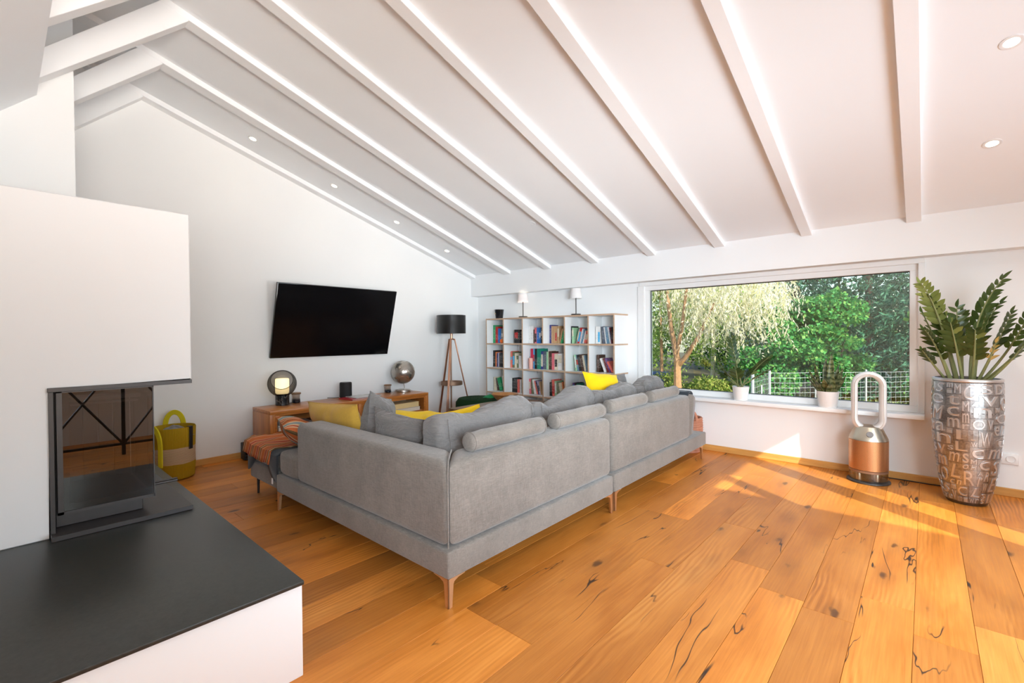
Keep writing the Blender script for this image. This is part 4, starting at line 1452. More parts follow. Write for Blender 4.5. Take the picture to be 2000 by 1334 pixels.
# ================================================================== AIR PURIFIER
ap = thing('air_purifier', 'white and copper bladeless air purifier with oval loop below the window', 'air purifier', (4.72, .345, 0), PI + .16)
B().lathe([(0.1424, 0), (0.1456, .004), (0.144, .012), (0.1328, .018), (0, .018)], n=56, cap1=False).build('base_plate', M['steel'], ap)
tk = thin_glass('clear water tank', (.86, .84, .80), 1.3)
b = B()
b.lathe([(0.1264, .0185), (0.128, .022), (0.128, .098), (0.126, .098), (0.126, .022)], n=56, cap0=False, cap1=False)
b.build('water_tank', tk, ap)
wt = N('water')
wt.base((.55, .56, .54), .05)
wt.b.inputs['Transmission Weight'].default_value = .9
wt.b.inputs['IOR'].default_value = 1.33
b = B()
b.lathe([(0.044, .019), (0.044, .060), (0.06, .066), (0.06, .090)], n=28)
b.build('evaporator', plain('smoky polycarbonate', (.10, .085, .06), .2), ap)
for a in (0.6, 2.2, 3.9, 5.4):
    B().lathe([(.020, .02), (.020, .075), (.015, .084)], n=14, c=(.085 * math.cos(a), .085 * math.sin(a), 0)).build('valve', M['silver'], ap)
B().lathe([(0.1288, .084), (0.1288, .101), (0.1264, .103), (0.112, .103)], n=56, cap0=False).build('tank_collar', M['bronze'], ap)
cp = N('perforated copper')
tc = cp.n('TexCoord')
sx = cp.n('SeparateXYZ')
cp.l(tc.outputs['Object'], sx.inputs[0])
an = cp.math('MULTIPLY', cp.math('ARCTAN2', sx.outputs[1], sx.outputs[0]), .131)
u_ = cp.math('MULTIPLY', cp.math('ADD', an, sx.outputs[2]), 125.0)
v_ = cp.math('MULTIPLY', cp.math('SUBTRACT', an, sx.outputs[2]), 125.0)
fu = cp.math('SUBTRACT', cp.math('FRACT', u_), .5)
fv = cp.math('SUBTRACT', cp.math('FRACT', v_), .5)
dd = cp.math('SQRT', cp.math('ADD', cp.math('MULTIPLY', fu, fu), cp.math('MULTIPLY', fv, fv)))
hole = cp.ramp(dd, [(.26, 1), (.34, 0)])
cp.base(cp.mix(hole, (.78, .42, .21), (.10, .045, .02)), .38, 1.0)
cp.t.links.new(cp.math('SUBTRACT', 1.0, cp.math('MULTIPLY', hole, .9)), cp.b.inputs['Metallic'])
B().lathe([(0.124, .104), (0.1304, .106), (0.1308, .338), (0.128, .341)], n=64).build('filter_shroud', cp.m, ap)
B().lathe([(0.1308, .342), (0.1296, .352), (0.12, .375), (0.0944, .432), (0.0864, .448), (0.048, .450)], n=64).build('collar', plain('satin pale gold', (.58, .53, .43), .32, .95, var=.03), ap)
B().lathe([(.023, 0), (.023, .004), (.021, .006), (0, .006)], n=32, M=Matrix.Translation((.1135, 0, .396)) @ Matrix.Rotation(math.radians(62), 4, 'Y'), cap1=False).build('display', plain('grey display', (.16, .16, .17), .25), ap)
# loop: stadium ring, deep front to back
b = B()
hw, zc0, zc1 = .102, .512, .778
def stad(off, n=20):
    pts = []
    r = hw + off
    for i in range(n + 1):
        a = PI * i / n
        pts.append((r * math.cos(a), zc1 + r * math.sin(a)))
    for i in range(n + 1):
        a = PI + PI * i / n
        pts.append((r * math.cos(a), zc0 + r * math.sin(a)))
    return pts
sec = [(.036, .012), (.056, .003), (.062, -.006), (.056, -.018), (.036, -.030), (-.03, -.034), (-.055, -.026), (-.060, -.010), (-.050, .002), (-.03, .010)]
rows = []
for dx, off in sec:
    rows.append([b.bm.verts.new((dx, p[0], p[1])) for p in stad(off)])
for i in range(len(rows)):
    a, c = rows[i], rows[(i + 1) % len(rows)]
    for k in range(len(a)):
        b.bm.faces.new((a[k], a[(k + 1) % len(a)], c[(k + 1) % len(a)], c[k]))
lp = b.build('loop', plain('white gloss plastic', (.82, .80, .78), .22, var=.01), ap)
b = B()
b.tube([(.0615, p[0], p[1]) for p in stad(-.0075)], .0022, 6, closed=True)
b.build('loop_trim', M['silver'], lp)
tag(B().tube([(4.90, .27, .006), (4.905, .12, .006), (4.895, -.02, .006), (4.905, -.2, .006), (4.908, -.36, .006)], .004, 8).build('power_cord', M['black']), 'thin black power cord running along the skirting behind the silver planter', 'cord')

# ================================================================== SILVER PLANTER WITH ZZ PLANT
alu = N('antiqued aluminium')
f = alu.noise(alu.coord(), 12, 5, .65)
f2 = alu.noise(alu.coord(), 90, 3, .6)
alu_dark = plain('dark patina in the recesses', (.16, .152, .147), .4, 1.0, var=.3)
alu.base(alu.ramp(alu.math('ADD', alu.math('MULTIPLY', f, .7), alu.math('MULTIPLY', f2, .3)), [(.34, (.22, .215, .215)), (.62, (.50, .50, .505))]), alu.math('MULTIPLY_ADD', f, .22, .24), 1.0)
pl_ = thing('planter', 'tall silver planter embossed with letters holding a large zz plant', 'potted plant', (4.585, -.218, 0))
PR = [(0, .104), (.02, .113), (.08, .128), (.20, .150), (.35, .168), (.50, .179), (.65, .183), (.78, .1815), (.85, .179)]


def prad(z):
    for (z0, r0), (z1, r1) in zip(PR, PR[1:]):
        if z <= z1:
            t = (z - z0) / (z1 - z0)
            return r0 + (r1 - r0) * t
    return PR[-1][1]


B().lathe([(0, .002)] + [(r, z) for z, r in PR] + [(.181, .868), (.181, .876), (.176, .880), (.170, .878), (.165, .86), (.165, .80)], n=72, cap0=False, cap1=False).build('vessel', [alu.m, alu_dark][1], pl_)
B().lathe([(.1645, .815), (.09, .83), (0, .832)], n=40, cap0=False, cap1=False).build('soil', M['soil'], pl_)
alu_hi = plain('rubbed bright aluminium', (.66, .655, .655), .40, 1.0, var=.12)
B().lathe([(.179, .858), (.1835, .864), (.1835, .876), (.176, .8815), (.168, .879)], n=72, cap0=False, cap1=False).build('rim', alu_hi, pl_)
# embossed letter tiles wrapped round the vessel
glyphs = {}


def glyph(ch, italic):
    key = (ch, italic)
    if key not in glyphs:
        cu = bpy.data.curves.new('glyph', 'FONT')
        cu.body = ch
        cu.size = 1
        cu.shear = .25 if italic else 0
        cu.resolution_u = 3
        cu.extrude = .5
        o = bpy.data.objects.new('glyph', cu)
        COL.objects.link(o)
        dg = bpy.context.evaluated_depsgraph_get()
        me = o.evaluated_get(dg).to_mesh()
        vs = [tuple(v.co) for v in me.vertices]
        fs = [tuple(p.vertices) for p in me.polygons]
        xs = [v[0] for v in vs]
        ys = [v[1] for v in vs]
        x0, x1, y0, y1 = min(xs), max(xs), min(ys), max(ys)
        vs = [((v[0] - x0) / (x1 - x0), (v[1] - y0) / (y1 - y0), v[2] + .5) for v in vs]
        glyphs[key] = (vs, fs)
        o.evaluated_get(dg).to_mesh_clear()
        bpy.data.objects.remove(o)
        bpy.data.curves.remove(cu)
    return glyphs[key]


# a mosaic of type blocks: NR rows x NC columns of cells, greedily filled with blocks of 1x1 to 3x3 cells
NR, NC = 21, 27
Z0_, Z1_ = .022, .856
WORDS = 'ASmMcSDHamezeLoHiniSetvorARpVjHMiregsmcnwoDrasAsmCLSrpmOVsleOrmtaremiwrseDiLwimovDntracAmsLwioumLssVScmenrLimsHowe'
rr = random.Random(93)
taken = [[False] * NC for _ in range(NR)]
blocks = []
wi = 0
for r0 in range(NR):
    for c0 in range(NC):
        if taken[r0][c0]:
            continue
        for (h_, w_) in rr.sample([(3, 3), (2, 2), (3, 2), (2, 3), (2, 2), (1, 1), (2, 1)], 7) + [(1, 1)]:
            cells = [(r0 + i, (c0 + k) % NC) for i in range(h_) for k in range(w_)]
            if r0 + h_ <= NR and c0 + w_ <= NC and not any(taken[i][k] for i, k in cells):
                break
        for i, k in cells:
            taken[i][k] = True
        ch = WORDS[wi % len(WORDS)]
        wi += 1
        blocks.append((r0, c0, h_, w_, ch.upper() if h_ == 3 else ch))
A0 = PI - 1.35
for (r0, c0, h_, w_, c) in blocks:
    z1 = Z1_ - (Z1_ - Z0_) * r0 / NR
    z0 = Z1_ - (Z1_ - Z0_) * (r0 + h_) / NR
    a = A0 + 2 * PI * c0 / NC
    da = 2 * PI * w_ / NC
    vs, fs = glyph(c, rr.random() < .25)
    b = B()
    lift = rr.choice((.0004, .0014, .0026))
    nx, nz = 2 + w_, 2 + h_
    gv = [[[None] * (nz + 1) for _ in range(nx + 1)] for _ in range(2)]
    for L in range(2):
        for i in range(nx + 1):
            for k in range(nz + 1):
                ang = a + da * (.012 / w_ + (1 - .024 / w_) * i / nx)
                zz = z0 + (z1 - z0) * (.015 + .97 * k / nz)
                r = prad(zz) + (-.004 if L == 0 else lift)
                gv[L][i][k] = b.bm.verts.new((r * math.cos(ang), r * math.sin(ang), zz))
    for i in range(nx):
        for k in range(nz):
            b.bm.faces.new((gv[1][i][k], gv[1][i + 1][k], gv[1][i + 1][k + 1], gv[1][i][k + 1]))
    for i in range(nx):
        for k in (0, nz):
            b.bm.faces.new((gv[0][i][k], gv[0][i + 1][k], gv[1][i + 1][k], gv[1][i][k]))
    for k in range(nz):
        for i in (0, nx):
            b.bm.faces.new((gv[0][i][k], gv[0][i][k + 1], gv[1][i][k + 1], gv[1][i][k]))
    V = []
    for (x, y, e) in vs:
        ang = a + da * (.13 + .74 * x)
        zz = z0 + (z1 - z0) * (.10 + .80 * y)
        r = prad(zz) + lift - .001 + .0048 * e
        V.append(b.bm.verts.new((r * math.cos(ang), r * math.sin(ang), zz)))
    for f_ in fs:
        if len(set(f_)) >= 3:
            try:
                b.bm.faces.new([V[i] for i in f_]).material_index = 1
            except ValueError:
                pass
    b.build('letter_tile', [alu.m, alu_hi], pl_, smooth=False)

# zz plant: arching stems with paired glossy leaflets
def leaf_mesh(name, L, Wd, mat, fold=.25, curl=.15, n=6, pointed=1.6):
    vs, fs = [], []
    for i in range(n + 1):
        t = i / n
        w = Wd * (math.sin(PI * min(1, t ** .8 * .97 + .03))) ** .8 * (1 - .15 * t)
        if i == 0:
            w = Wd * .1
        if i == n:
            w = .0005
        z = -curl * L * t * t
        for s_ in (-1, 0, 1):
            vs.append((t * L, s_ * w, z + abs(s_) * w * fold))
    for i in range(n):
        for j in range(2):
            a = i * 3 + j
            fs.append((a, a + 1, a + 4, a + 3))
    me = bpy.data.meshes.new(name)
    me.from_pydata(vs, [], fs)
    me.materials.append(mat)
    me.shade_smooth()
    return me


def leaf_mat(name, dark, lite, rough=.28, trans=.25):
    n = N(name)
    oi = n.n('ObjectInfo')
    f = n.math('ADD', n.math('MULTIPLY', n.noise(n.coord(), 30, 2), .5), n.math('MULTIPLY', oi.outputs['Random'], .6))
    c = n.ramp(f, [(.2, dark), (.85, lite)])
    n.base(c, rough, 0, .5)
    tl = n.n('BsdfTranslucent')
    n.l(n.mix(.5, c, (.30, .42, .05)), tl.inputs[0])
    mx = n.n('MixShader')
    mx.inputs[0].default_value = trans
    n.l(n.b.outputs[0], mx.inputs[1])
    n.l(tl.outputs[0], mx.inputs[2])
    n.l(mx.outputs[0], n.out.inputs[0])
    return n.m


M['leaf'] = leaf_mat('zz leaf', (.020, .042, .012), (.062, .098, .028))
M['leaf_pale'] = leaf_mat('pale zz leaf', (.17, .21, .055), (.30, .34, .10), .35)
M['leaf_dry'] = leaf_mat('drying leaf', (.50, .30, .06), (.62, .38, .12), .5)
M['stem'] = plain('plant stem', (.20, .21, .08), .5, var=.3, scale=20)
LM = {k: leaf_mesh('leaf', 1, .235, M[k]) for k in ('leaf', 'leaf_pale', 'leaf_dry')}


def zz_stem(parent, p0, p1, bulge, nl, size, kind='leaf', start=.3, seed=0, flip=0.0, r0=.010):
    rs = random.Random(seed)
    p0, p1 = Vector(p0), Vector(p1)
    mid = (p0 + p1) / 2 + Vector(bulge)
    bez = lambda t: (1 - t) ** 2 * p0 + 2 * t * (1 - t) * mid + t * t * p1
    pts = [bez(i / 12) for i in range(13)]
    st = B().tube(pts, [r0 * (1 - .75 * i / 12) for i in range(13)], 7).build('stem', M['stem'], parent)
    for i in range(nl):
        t = start + (1 - start) * (i + .5) / nl
        p = bez(t)
        d = (bez(min(1, t + .02)) - bez(t - .02)).normalized()
        side = d.cross(Vector((0, 0, 1)))
        if side.length < .05:
            side = Vector((0, 1, 0))
        side.normalize()
        side = Matrix.Rotation(flip, 3, d) @ side
        s_ = 1 if i % 2 else -1
        ld = (d * rs.uniform(.45, .7) + side * s_ * .85 + Vector((0, 0, rs.uniform(-.05, .2)))).normalized()
        nrm = side.cross(d) * s_ if False else d.cross(side)
        nrm = (nrm - ld * nrm.dot(ld)).normalized()
        if nrm.z < 0:
            nrm = -nrm
        y = nrm.cross(ld)
        k = kind if not (kind == 'leaf' and rs.random() < .04) else 'leaf_pale'
        sc = size * rs.uniform(.85, 1.1) * (1 - .45 * max(0, t - .55) / .45)
        o = link('leaf', LM[k], st)
        o.matrix_local = Matrix.Translation(p) @ Matrix((ld, y, nrm)).transposed().to_4x4() @ Matrix.Diagonal((sc, sc, sc, 1))
    o = link('leaf', LM[kind], st)
    d = (bez(1) - bez(.95)).normalized()
    nrm = d.orthogonal().normalized()
    o.matrix_local = Matrix.Translation(bez(1)) @ Matrix((d, nrm.cross(d), nrm)).transposed().to_4x4() @ Matrix.Diagonal((size * .6, size * .6, size * .6, 1))
    return st


# y offsets: positive = towards the window (left in view)
ZS = [((.00, .05, .83), (-.06, .245, 1.565), (.02, .00, .22), 19, .098, 'leaf_pale', .40, .9),
      ((.02, .04, .83), (-.02, .215, 1.455), (.02, .00, .20), 19, .09, 'leaf', .36, .5),
      ((-.04, .07, .83), (-.12, .235, 1.345), (-.03, .03, .12), 16, .09, 'leaf', .32, -.3),
      ((-.05, .08, .83), (-.16, .225, 1.225), (-.03, .01, .12), 15, .085, 'leaf', .30, .2),
      ((-.02, .09, .83), (-.14, .235, 1.075), (-.03, .05, .08), 11, .075, 'leaf', .40, .1),
      ((.03, -.02, .83), (.0, -.175, 1.565), (.0, .09, .12), 18, .115, 'leaf', .44, -.6),
      ((.05, -.04, .83), (.05, -.165, 1.40), (.0, .05, .10), 14, .105, 'leaf', .36, .3),
      ((.04, -.06, .83), (.02, -.335, 1.46), (.0, -.07, .0), 19, .088, 'leaf', .40, .7),
      ((-.02, -.05, .83), (-.10, -.345, 1.325), (-.02, -.07, -.03), 18, .095, 'leaf', .38, -.2),
      ((-.04, -.07, .83), (-.14, -.265, 1.145), (-.03, -.05, .02), 11, .08, 'leaf', .45, .2),
      ((.00, .02, .83), (.02, .05, 1.38), (.0, .02, .05), 15, .11, 'leaf', .32, .0),
      ((-.06, .02, .83), (-.18, .09, 1.27), (-.04, .01, .10), 14, .10, 'leaf', .34, .3),
      ((-.06, -.02, .83), (-.20, -.03, 1.22), (-.05, -.01, .08), 13, .095, 'leaf', .36, -.4),
      ((.06, .02, .83), (.13, .02, 1.34), (.03, .0, .08), 13, .10, 'leaf', .36, .4),
      ((.04, .05, .83), (.06, .14, 1.36), (.0, .03, .10), 14, .10, 'leaf', .34, -.5),
      ((.05, -.05, .83), (.08, -.22, 1.33), (.0, -.04, .08), 14, .10, 'leaf', .36, .2),
      ((-.03, -.01, .83), (-.10, -.09, 1.33), (-.03, -.01, .10), 13, .10, 'leaf', .34, .6),
      ((-.05, -.04, .83), (-.15, -.13, 1.13), (-.04, -.02, .04), 7, .08, 'leaf_dry', .50, .2)]
for i, (p0, p1, bl_, nl, sz_, kd, st_, fl_) in enumerate(ZS):
    zz_stem(pl_, p0, p1, bl_, nl, sz_, kd, st_, 100 + i, fl_)

# ================================================================== PLANTS ON THE SILL
def small_pot(label, name, y, r, h):
    t = thing(name, label, 'potted plant', (4.875, y, .5555))
    B().lathe([(0, .003), (r * .78, 0), (r * .80, .004), (r * .98, h - .008), (r, h), (r * .96, h), (r * .93, h - .012)], n=40, cap0=False, cap1=False).build('pot', M['pot'], t)
    B().lathe([(r * .93, h - .016), (0, h - .010)], n=28, cap0=False, cap1=False).build('soil', M['soil'], t)
    return t


zp = small_pot('dark zz plant in a small white pot on the left of the window sill', 'zz_plant', 1.352, .077, .134)
for i, (p1, bl_, nl, sz_) in enumerate([((.01, .09, .615), (0, .04, .12), 16, .075), ((.02, -.23, .41), (0, -.05, .10), 18, .085), ((.03, -.24, .30), (0, -.06, .05), 15, .08), ((-.02, .22, .42), (0, .06, -.02), 11, .07), ((.0, .19, .26), (0, .05, .04), 10, .07), ((-.05, .03, .30), (-.02, 0, .05), 8, .07), ((.03, -.06, .28), (0, 0, .06), 8, .075)]):
    zz_stem(zp, (R.uniform(-.03, .03), R.uniform(-.03, .03), .12), p1, bl_, nl, sz_ * 1.3, 'leaf', .3, 200 + i, R.uniform(-.4, .4), .006)

sv = N('banded sansevieria leaf')
tc = sv.n('TexCoord')
sx = sv.n('SeparateXYZ')
sv.l(tc.outputs['Object'], sx.inputs[0])
wz = sv.math('ADD', sv.math('MULTIPLY', sx.outputs[2], 150.0), sv.math('MULTIPLY', sv.noise(tc.outputs['Object'], 40, 3), 9.0))
bnd = sv.math('MULTIPLY_ADD', sv.math('SINE', wz), .5, .5)
sv.base(sv.ramp(bnd, [(.2, (.045, .070, .018)), (.8, (.19, .21, .085))]), .4)
sn = small_pot('banded snake plant in a white pot on the window sill beside the air purifier', 'snake_plant', .640, .086, .140)


def blade(parent, y, x, h, w, lean_y, lean_x, tw, curl):
    vs, fs = [], []
    n = 10
    for i in range(n + 1):
        t = i / n
        ww = w * (.55 + .75 * t - 1.3 * t ** 3) if t < 1 else .001
        ww = max(ww, .001)
        px_, py_ = x + lean_x * t + curl * t * t, y + lean_y * t
        a = tw * (1 + .3 * t)
        for s_ in (-1, -.5, 0, .5, 1):
            dx, dy = math.sin(a) * ww * s_, math.cos(a) * ww * s_
            cup = (s_ * s_ - .5) * ww * .5
            vs.append((px_ + dx - math.cos(a) * cup, py_ + dy + math.sin(a) * cup, .125 + h * t))
    for i in range(n):
        for j in range(4):
            a = i * 5 + j
            fs.append((a, a + 1, a + 6, a + 5))
    me = bpy.data.meshes.new('leaf')
    me.from_pydata(vs, [], fs)
    me.materials.append(sv.m)
    me.shade_smooth()
    o = link('leaf', me, parent)
    o.modifiers.new('t', 'SOLIDIFY').thickness = .003


for (y, x, h, w, ly, lx, tw, cu) in [(-.015, .0, .350, .030, -.012, .01, .1, 0), (.02, .02, .30, .026, .0, .02, -.2, 0), (.045, -.01, .27, .022, .055, .0, .5, 0), (-.045, .01, .22, .024, -.06, .0, -.5, 0), (-.05, -.03, .17, .022, -.085, -.02, -.8, .0), (.05, .02, .20, .020, .10, .01, .4, 0), (.055, -.03, .15, .024, .085, -.03, .9, 0), (.0, -.045, .13, .030, .01, -.06, .2, -.03), (-.03, -.04, .16, .026, -.02, -.04, -.3, -.02), (.03, -.045, .12, .028, .04, -.05, .6, -.03), (.01, .04, .26, .024, .03, .04, .3, 0), (-.03, .045, .24, .022, -.04, .03, -.1, 0), (-.01, -.05, .10, .026, -.03, -.07, -.2, -.03)]:
    blade(sn, y, x, h, w * 1.25, ly, lx, tw, cu)

# ================================================================== GARDEN
GZ = -.35
rng = np.random.default_rng(11)


def foliage_mat(name, cols, trans=.45, rough=.6):
    n = N(name)
    g = n.n('NewGeometry')
    c = n.ramp(g.outputs['Random Per Island'], [(i / max(1, len(cols) - 1), c) for i, c in enumerate(cols)])
    n.base(c, rough, 0, .25)
    tl = n.n('BsdfTranslucent')
    n.l(c, tl.inputs[0])
    mx = n.n('MixShader')
    mx.inputs[0].default_value = trans
    n.l(n.b.outputs[0], mx.inputs[1])
    n.l(tl.outputs[0], mx.inputs[2])
    n.l(mx.outputs[0], n.out.inputs[0])
    return n.m


def leaves(P, L, Wd, D=None, droop=0.0, spread=1.0):
    """leaf quads (rhombus) at points P; D = preferred direction"""
    n = len(P)
    d = rng.normal(size=(n, 3)) * spread
    if D is not None:
        d = d + D
    d[:, 2] -= droop
    d /= np.linalg.norm(d, axis=1, keepdims=True)
    q = rng.normal(size=(n, 3))
    s = np.cross(d, q)
    s /= np.linalg.norm(s, axis=1, keepdims=True)
    L_ = (L * rng.uniform(.6, 1.25, n))[:, None]
    W_ = (Wd * rng.uniform(.6, 1.25, n))[:, None]
    v = np.stack([P, P + d * L_ * .45 + s * W_ * .5, P + d * L_, P + d * L_ * .45 - s * W_ * .5], 1).reshape(-1, 3)
    f = np.arange(4 * n).reshape(n, 4)
    return v, f


def blobs(spec, n):
    """points on / in the outer part of ellipsoids: spec = (cx, cy, cz, rx, ry, rz)"""
    spec = np.array(spec, float)
    vol = (spec[:, 3] * spec[:, 4] * spec[:, 5]) ** .67
    idx = rng.choice(len(spec), n, p=vol / vol.sum())
    d = rng.normal(size=(n, 3))
    d /= np.linalg.norm(d, axis=1, keepdims=True)
    r = rng.uniform(.35, 1, n) ** .5
    s = spec[idx]
    return s[:, :3] + d * r[:, None] * s[:, 3:], d


def trunk(parent, paths, mat, name='trunk'):
    b = B()
    for pts, rad in paths:
        b.tube(pts, rad, 8)
    return b.build(name, mat, parent)


M['bark'] = plain('reddish bark', (.36, .20, .10), .9, var=.4, scale=14, bump=.5)
M['barkdark'] = plain('dark bark', (.09, .065, .045), .95, var=.4, scale=14, bump=.5)
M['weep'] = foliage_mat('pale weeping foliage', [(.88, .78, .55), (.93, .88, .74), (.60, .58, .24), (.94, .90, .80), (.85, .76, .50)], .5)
M['birch_leaf'] = foliage_mat('fresh green leaves', [(.26, .45, .07), (.46, .60, .14), (.16, .32, .05), (.62, .68, .26)], .5)
M['maple'] = foliage_mat('maple leaves', [(.04, .26, .07), (.11, .42, .11), (.03, .18, .05), (.28, .52, .13), (.06, .32, .09)], .4)
M['fir'] = foliage_mat('fir needles', [(.015, .085, .06), (.05, .19, .12), (.10, .26, .15), (.02, .11, .075)], .25)
M['hedge'] = foliage_mat('dark hedge leaves', [(.012, .055, .022), (.03, .11, .035), (.055, .16, .045), (.015, .075, .03)], .35)
M['under'] = foliage_mat('yellow green undergrowth', [(.42, .50, .09), (.70, .68, .24), (.20, .32, .05), (.08, .17, .03)], .45)

gnd = struct(np_mesh('ground', [(5.13, -14, GZ), (40, -14, GZ), (40, 26, GZ), (5.13, 26, GZ)], [(0, 1, 2, 3)], plain('forest soil', (.10, .085, .045), .95, var=.5, scale=2)))
struct(np_mesh('ground', [(-14, -30, GZ - .01), (5.13, -30, GZ - .01), (5.13, -1.8, GZ - .01), (-14, -1.8, GZ - .01)], [(0, 1, 2, 3)], plain('patio paving', (.40, .38, .35), .9, var=.1, scale=2)))
n = 9000
P = np.stack([rng.uniform(8.0, 15, n), rng.uniform(-1.5, 2.4, n), np.full(n, GZ)], 1)
v, f = leaves(P, .10, .02, np.array([0, 0, 2.0]))
tag(np_mesh('grass', v, f, M['birch_leaf']), 'short green grass along the wire fence outside', 'grass', kind='stuff')


def tree(name, label, cat, loc, foliage, mat, trunks=None, bark=None, group=None):
    t = thing(name, label, cat, loc, 0, group)
    if trunks:
        trunk(t, trunks, bark or M['barkdark'])
    v, f = foliage
    np_mesh('foliage', v, f, mat, t)['kind'] = 'stuff'
    return t


# pale weeping tree in full sun
def strands(spec, ns, length, step, L, Wd):
    P0, d = blobs(spec, ns)
    out = []
    lens = rng.uniform(.4, 1, ns) * length
    m = int(length / step)
    for k in range(m):
        keep = lens > k * step
        sway = np.stack([np.sin(k * .35 + P0[:, 1] * 9) * .03, np.cos(k * .3 + P0[:, 0] * 9) * .03, np.zeros(ns)], 1)
        q = P0 + sway + d * np.array([.02, .02, 0]) * k
        q[:, 2] -= k * step
        out.append(q[keep])
    Q = np.concatenate(out)
    return leaves(Q, L, Wd, np.array([0, 0, -1.6]), spread=.75)


bx, by = 10.0, 4.05
lo = strands([(.2, -.4, 3.2, .8, 1.0, .5), (.0, -1.25, 2.75, .8, .75, .5), (.3, .5, 3.3, .8, .7, .4), (.1, -1.0, 2.2, .7, .7, .4), (-.1, -1.75, 2.35, .55, .40, .4), (.5, -.1, 2.4, .4, .6, .4)], 620, .95, .04, .10, .024)
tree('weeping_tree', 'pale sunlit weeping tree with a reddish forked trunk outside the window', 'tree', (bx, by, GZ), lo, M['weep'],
     [([(0, 0, 0), (.0, .02, .55), (.02, .03, 1.0), (.05, .18, 1.7), (.1, .3, 2.6), (.1, .35, 3.5)], [.10, .085, .075, .05, .035, .02]),
      ([(.02, .02, .85), (-.05, -.22, 1.12), (-.1, -.5, 1.55), (-.1, -.8, 2.2)], [.055, .05, .04, .02]),
      ([(.02, .05, 1.1), (.0, -.08, 1.7), (-.05, -.2, 2.5), (-.1, -.3, 3.3)], [.05, .04, .03, .02])], M['bark'])
P, d = blobs([(0, 0, 2.3, .8, .75, .9), (.2, .4, 3.2, .8, .6, .6), (.2, -.45, 1.7, .5, .5, .45), (.2, .35, 1.35, .4, .35, .4), (.6, -1.3, 2.4, .7, .8, .8), (.7, -2.2, 1.9, .6, .6, .6), (.7, -1.2, 1.1, .5, .9, .5)], 12000)
tree('birch_tree', 'fresh green leafy tree at the left edge of the window view', 'tree', (11.4, 5.05, GZ), leaves(P, .075, .045), M['birch_leaf'], [([(0, 0, 0), (.03, .02, 1.2), (0, .05, 3.2)], [.05, .04, .02])], M['bark'])
lo = strands([(0, 0, 3.3, 1.1, 1.0, .6), (.2, -1.0, 3.0, .9, .9, .5), (0, .8, 2.9, .8, .8, .5)], 330, 1.1, .05, .10, .026)
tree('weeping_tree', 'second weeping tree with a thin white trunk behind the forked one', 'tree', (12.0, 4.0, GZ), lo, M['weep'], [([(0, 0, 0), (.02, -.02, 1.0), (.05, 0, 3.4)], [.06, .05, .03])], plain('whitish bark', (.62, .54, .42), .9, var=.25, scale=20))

# green maple in the middle of the view
ms_ = [(rng.normal(0, .45), rng.normal(0, .6), rng.uniform(.5, 2.3), rng.uniform(.25, .5), rng.uniform(.25, .5), rng.uniform(.12, .3)) for _ in range(34)]
P, d = blobs(ms_, 15000)
v, f = leaves(P, .085, .075, np.array([-.4, -.2, .1]), droop=.3)
tree('maple_tree', 'broad green maple in the centre of the window view', 'tree', (12.0, 1.75, GZ), (v, f), M['maple'],
     [([(0, .1, 0), (0, .12, .6), (-.1, .3, 1.5)], [.035, .03, .015]), ([(.1, -.3, 0), (.0, -.35, .7), (0, -.5, 1.6)], [.03, .025, .015]), ([(-.1, .6, 0), (-.05, .55, .8)], [.025, .015])], M['barkdark'])
P, d = blobs([(0, 0, .55, .5, .6, .5), (.1, .4, .9, .4, .5, .4)], 4500)
tree('maple_bush', 'low green shrub in front of the maple by the fence post', 'shrub', (11.3, 2.55, GZ), leaves(P, .075, .065, np.array([-.3, 0, .2])), M['maple'])


def fir(label, loc, h, r, n, seed, droop=.5):
    rs = np.random.default_rng(seed)
    out, D = [], []
    nb = 130
    for k in range(nb):
        t = (k + .5) / nb
        z = h * (.06 + .9 * t)
        a = k * 2.39996
        rr = r * (1 - t) ** .8 * rs.uniform(.8, 1.15)
        m = max(6, int(n / nb * 2 * (1 - t)))
        s = rs.uniform(.15, 1, m)
        w = (1 - s) * .28 * rr + .05
        off = rs.normal(0, 1, m) * w
        x = np.cos(a) * s * rr - np.sin(a) * off
        y = np.sin(a) * s * rr + np.cos(a) * off
        zz = z - droop * s * s * rr * .6 + rs.normal(0, .04, m)
        out.append(np.stack([x, y, zz], 1))
        D.append(np.tile([np.cos(a), np.sin(a), -.6], (m, 1)))
    P = np.concatenate(out)
    return tree('fir_tree', label, 'tree', loc, leaves(P, .15, .035, np.concatenate(D) * 1.3), M['fir'], [([(0, 0, 0), (0, 0, h * .5), (0, 0, h)], [.12, .08, .02])], M['barkdark'], 'firs behind the fence')


fir('tall dark fir behind the maple, upper middle of the window view', (15.0, 2.7, GZ), 6.5, 1.7, 9000, 1)
fir('blue-green fir behind the air purifier at the right side of the window', (13.8, .2, GZ), 6.0, 1.5, 11000, 2)
fir('dark fir farther back between the maple and the right fir', (16.5, 1.2, GZ), 7.5, 1.8, 9000, 3)
fir('fir standing beyond the right window edge', (15.2, -1.6, GZ), 7.0, 1.8, 7000, 4)

# shrubs at the foot of the trees
for (x, y, lab, mt, s_, nn) in [(10.9, 4.75, 'yellow-green shrub at the foot of the forked tree, left of its trunk', 'under', .42, 2600), (11.0, 3.75, 'yellow-green shrub between the two pale trunks', 'under', .40, 2600), (11.4, 3.2, 'sunlit shrub left of the potted zz plant', 'under', .40, 2400), (13.5, 1.0, 'dark leafy shrub behind the wire fence on the right', 'hedge', .7, 4000), (13.2, .0, 'green leafy shrub at the right end of the wire fence', 'maple', .5, 3000)]:
    P, d = blobs([(0, 0, s_ * .75, s_, s_ * 1.2, s_ * .75), (.1, .2, s_ * .5, s_, s_, s_ * .6)], nn)
    tree('shrub', lab, 'shrub', (x, y, GZ), leaves(P, .07, .045), M[mt])
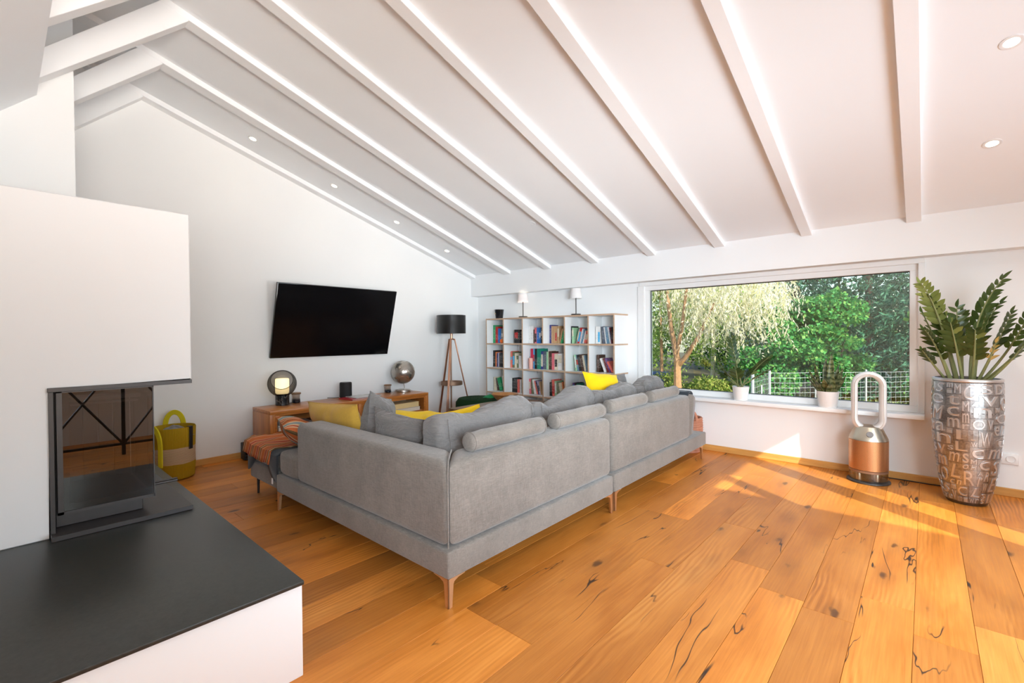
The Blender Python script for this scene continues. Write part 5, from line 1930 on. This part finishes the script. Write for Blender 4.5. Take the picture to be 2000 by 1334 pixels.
# wall of woodland behind
P, d = blobs([(rng.uniform(0, 3), y, rng.uniform(.5, 6.5), 1.2, 1.1, 1.1) for y in np.linspace(-7, 13, 60)], 42000)
wd = np_mesh('woodland', *leaves(P, .20, .13, np.array([-.4, -.3, 0])), M['hedge'], loc=(19, 0, GZ))
tag(wd, 'dense dark green woodland closing the view behind the garden trees', 'woods', kind='stuff')
P, d = blobs([(rng.uniform(0, 1.5), y, rng.uniform(.3, 4.8), .9, .9, .8) for y in np.linspace(5.2, 13, 24)], 15000)
wd = np_mesh('hedge_foliage', *leaves(P, .12, .07, np.array([-.4, -.3, 0])), M['birch_leaf'], loc=(13.6, 0, GZ))
tag(wd, 'bright green leafy thicket beyond the left part of the window', 'thicket', kind='stuff')

# wire fence with posts
M['galv'] = plain('galvanised wire', (.48, .50, .53), .5, .4, var=.1)
fe = thing('wire_fence', 'galvanised wire mesh fence with slim posts outside the window', 'fence', (10, 2.254, GZ))
dirs = [((0, 0), (2.2, -2.35)), ((0, 0), (-1.15, .02))]
for (a, c) in dirs:
    L = math.hypot(c[0] - a[0], c[1] - a[1])
    ux, uy = (c[0] - a[0]) / L, (c[1] - a[1]) / L
    b = B()
    for k in range(int(L / .10) + 1):
        x, y = a[0] + ux * k * .1, a[1] + uy * k * .1
        w_ = .008 * math.sin(k * .9)
        b.tube([(x, y, .02), (x + uy * w_, y - ux * w_, .42), (x, y, .80)], .0028, 4)
    for j in range(9):
        z = .02 + j * .0975
        b.tube([(a[0] + ux * L * i / 8, a[1] + uy * L * i / 8, z - .012 * math.sin(i * 1.3) ** 2) for i in range(9)], .003, 4)
    b.build('wire_mesh', M['galv'], fe)['kind'] = 'stuff'
for x, y, h, r in ((0, 0, .86, .024), (.62, -.66, .60, .014), (1.3, -1.39, .84, .018), (2.1, -2.24, .84, .02), (-1.1, .02, .84, .03), (-.55, .01, .6, .014)):
    B().lathe([(r, 0), (r, h), (r * .6, h + .006), (0, h + .008)], n=12, c=(x, y, 0), cap1=False).build('post', M['galv'], fe)

# blue covered shed roof / cover at the left edge
cv = thing('blue_cover', 'dark blue tarpaulin cover at the bottom left of the window view', 'cover', (11.2, 5.35, GZ))
b = B()
xz_prism(b, [(-.6, 0), (.6, 0), (.6, .30), (.1, .62), (-.1, .62), (-.6, .30)], -.55, .35, .02)
b.build('tarpaulin', plain('blue tarpaulin', (.035, .07, .20), .4, var=.3, scale=9, bump=.3), cv)
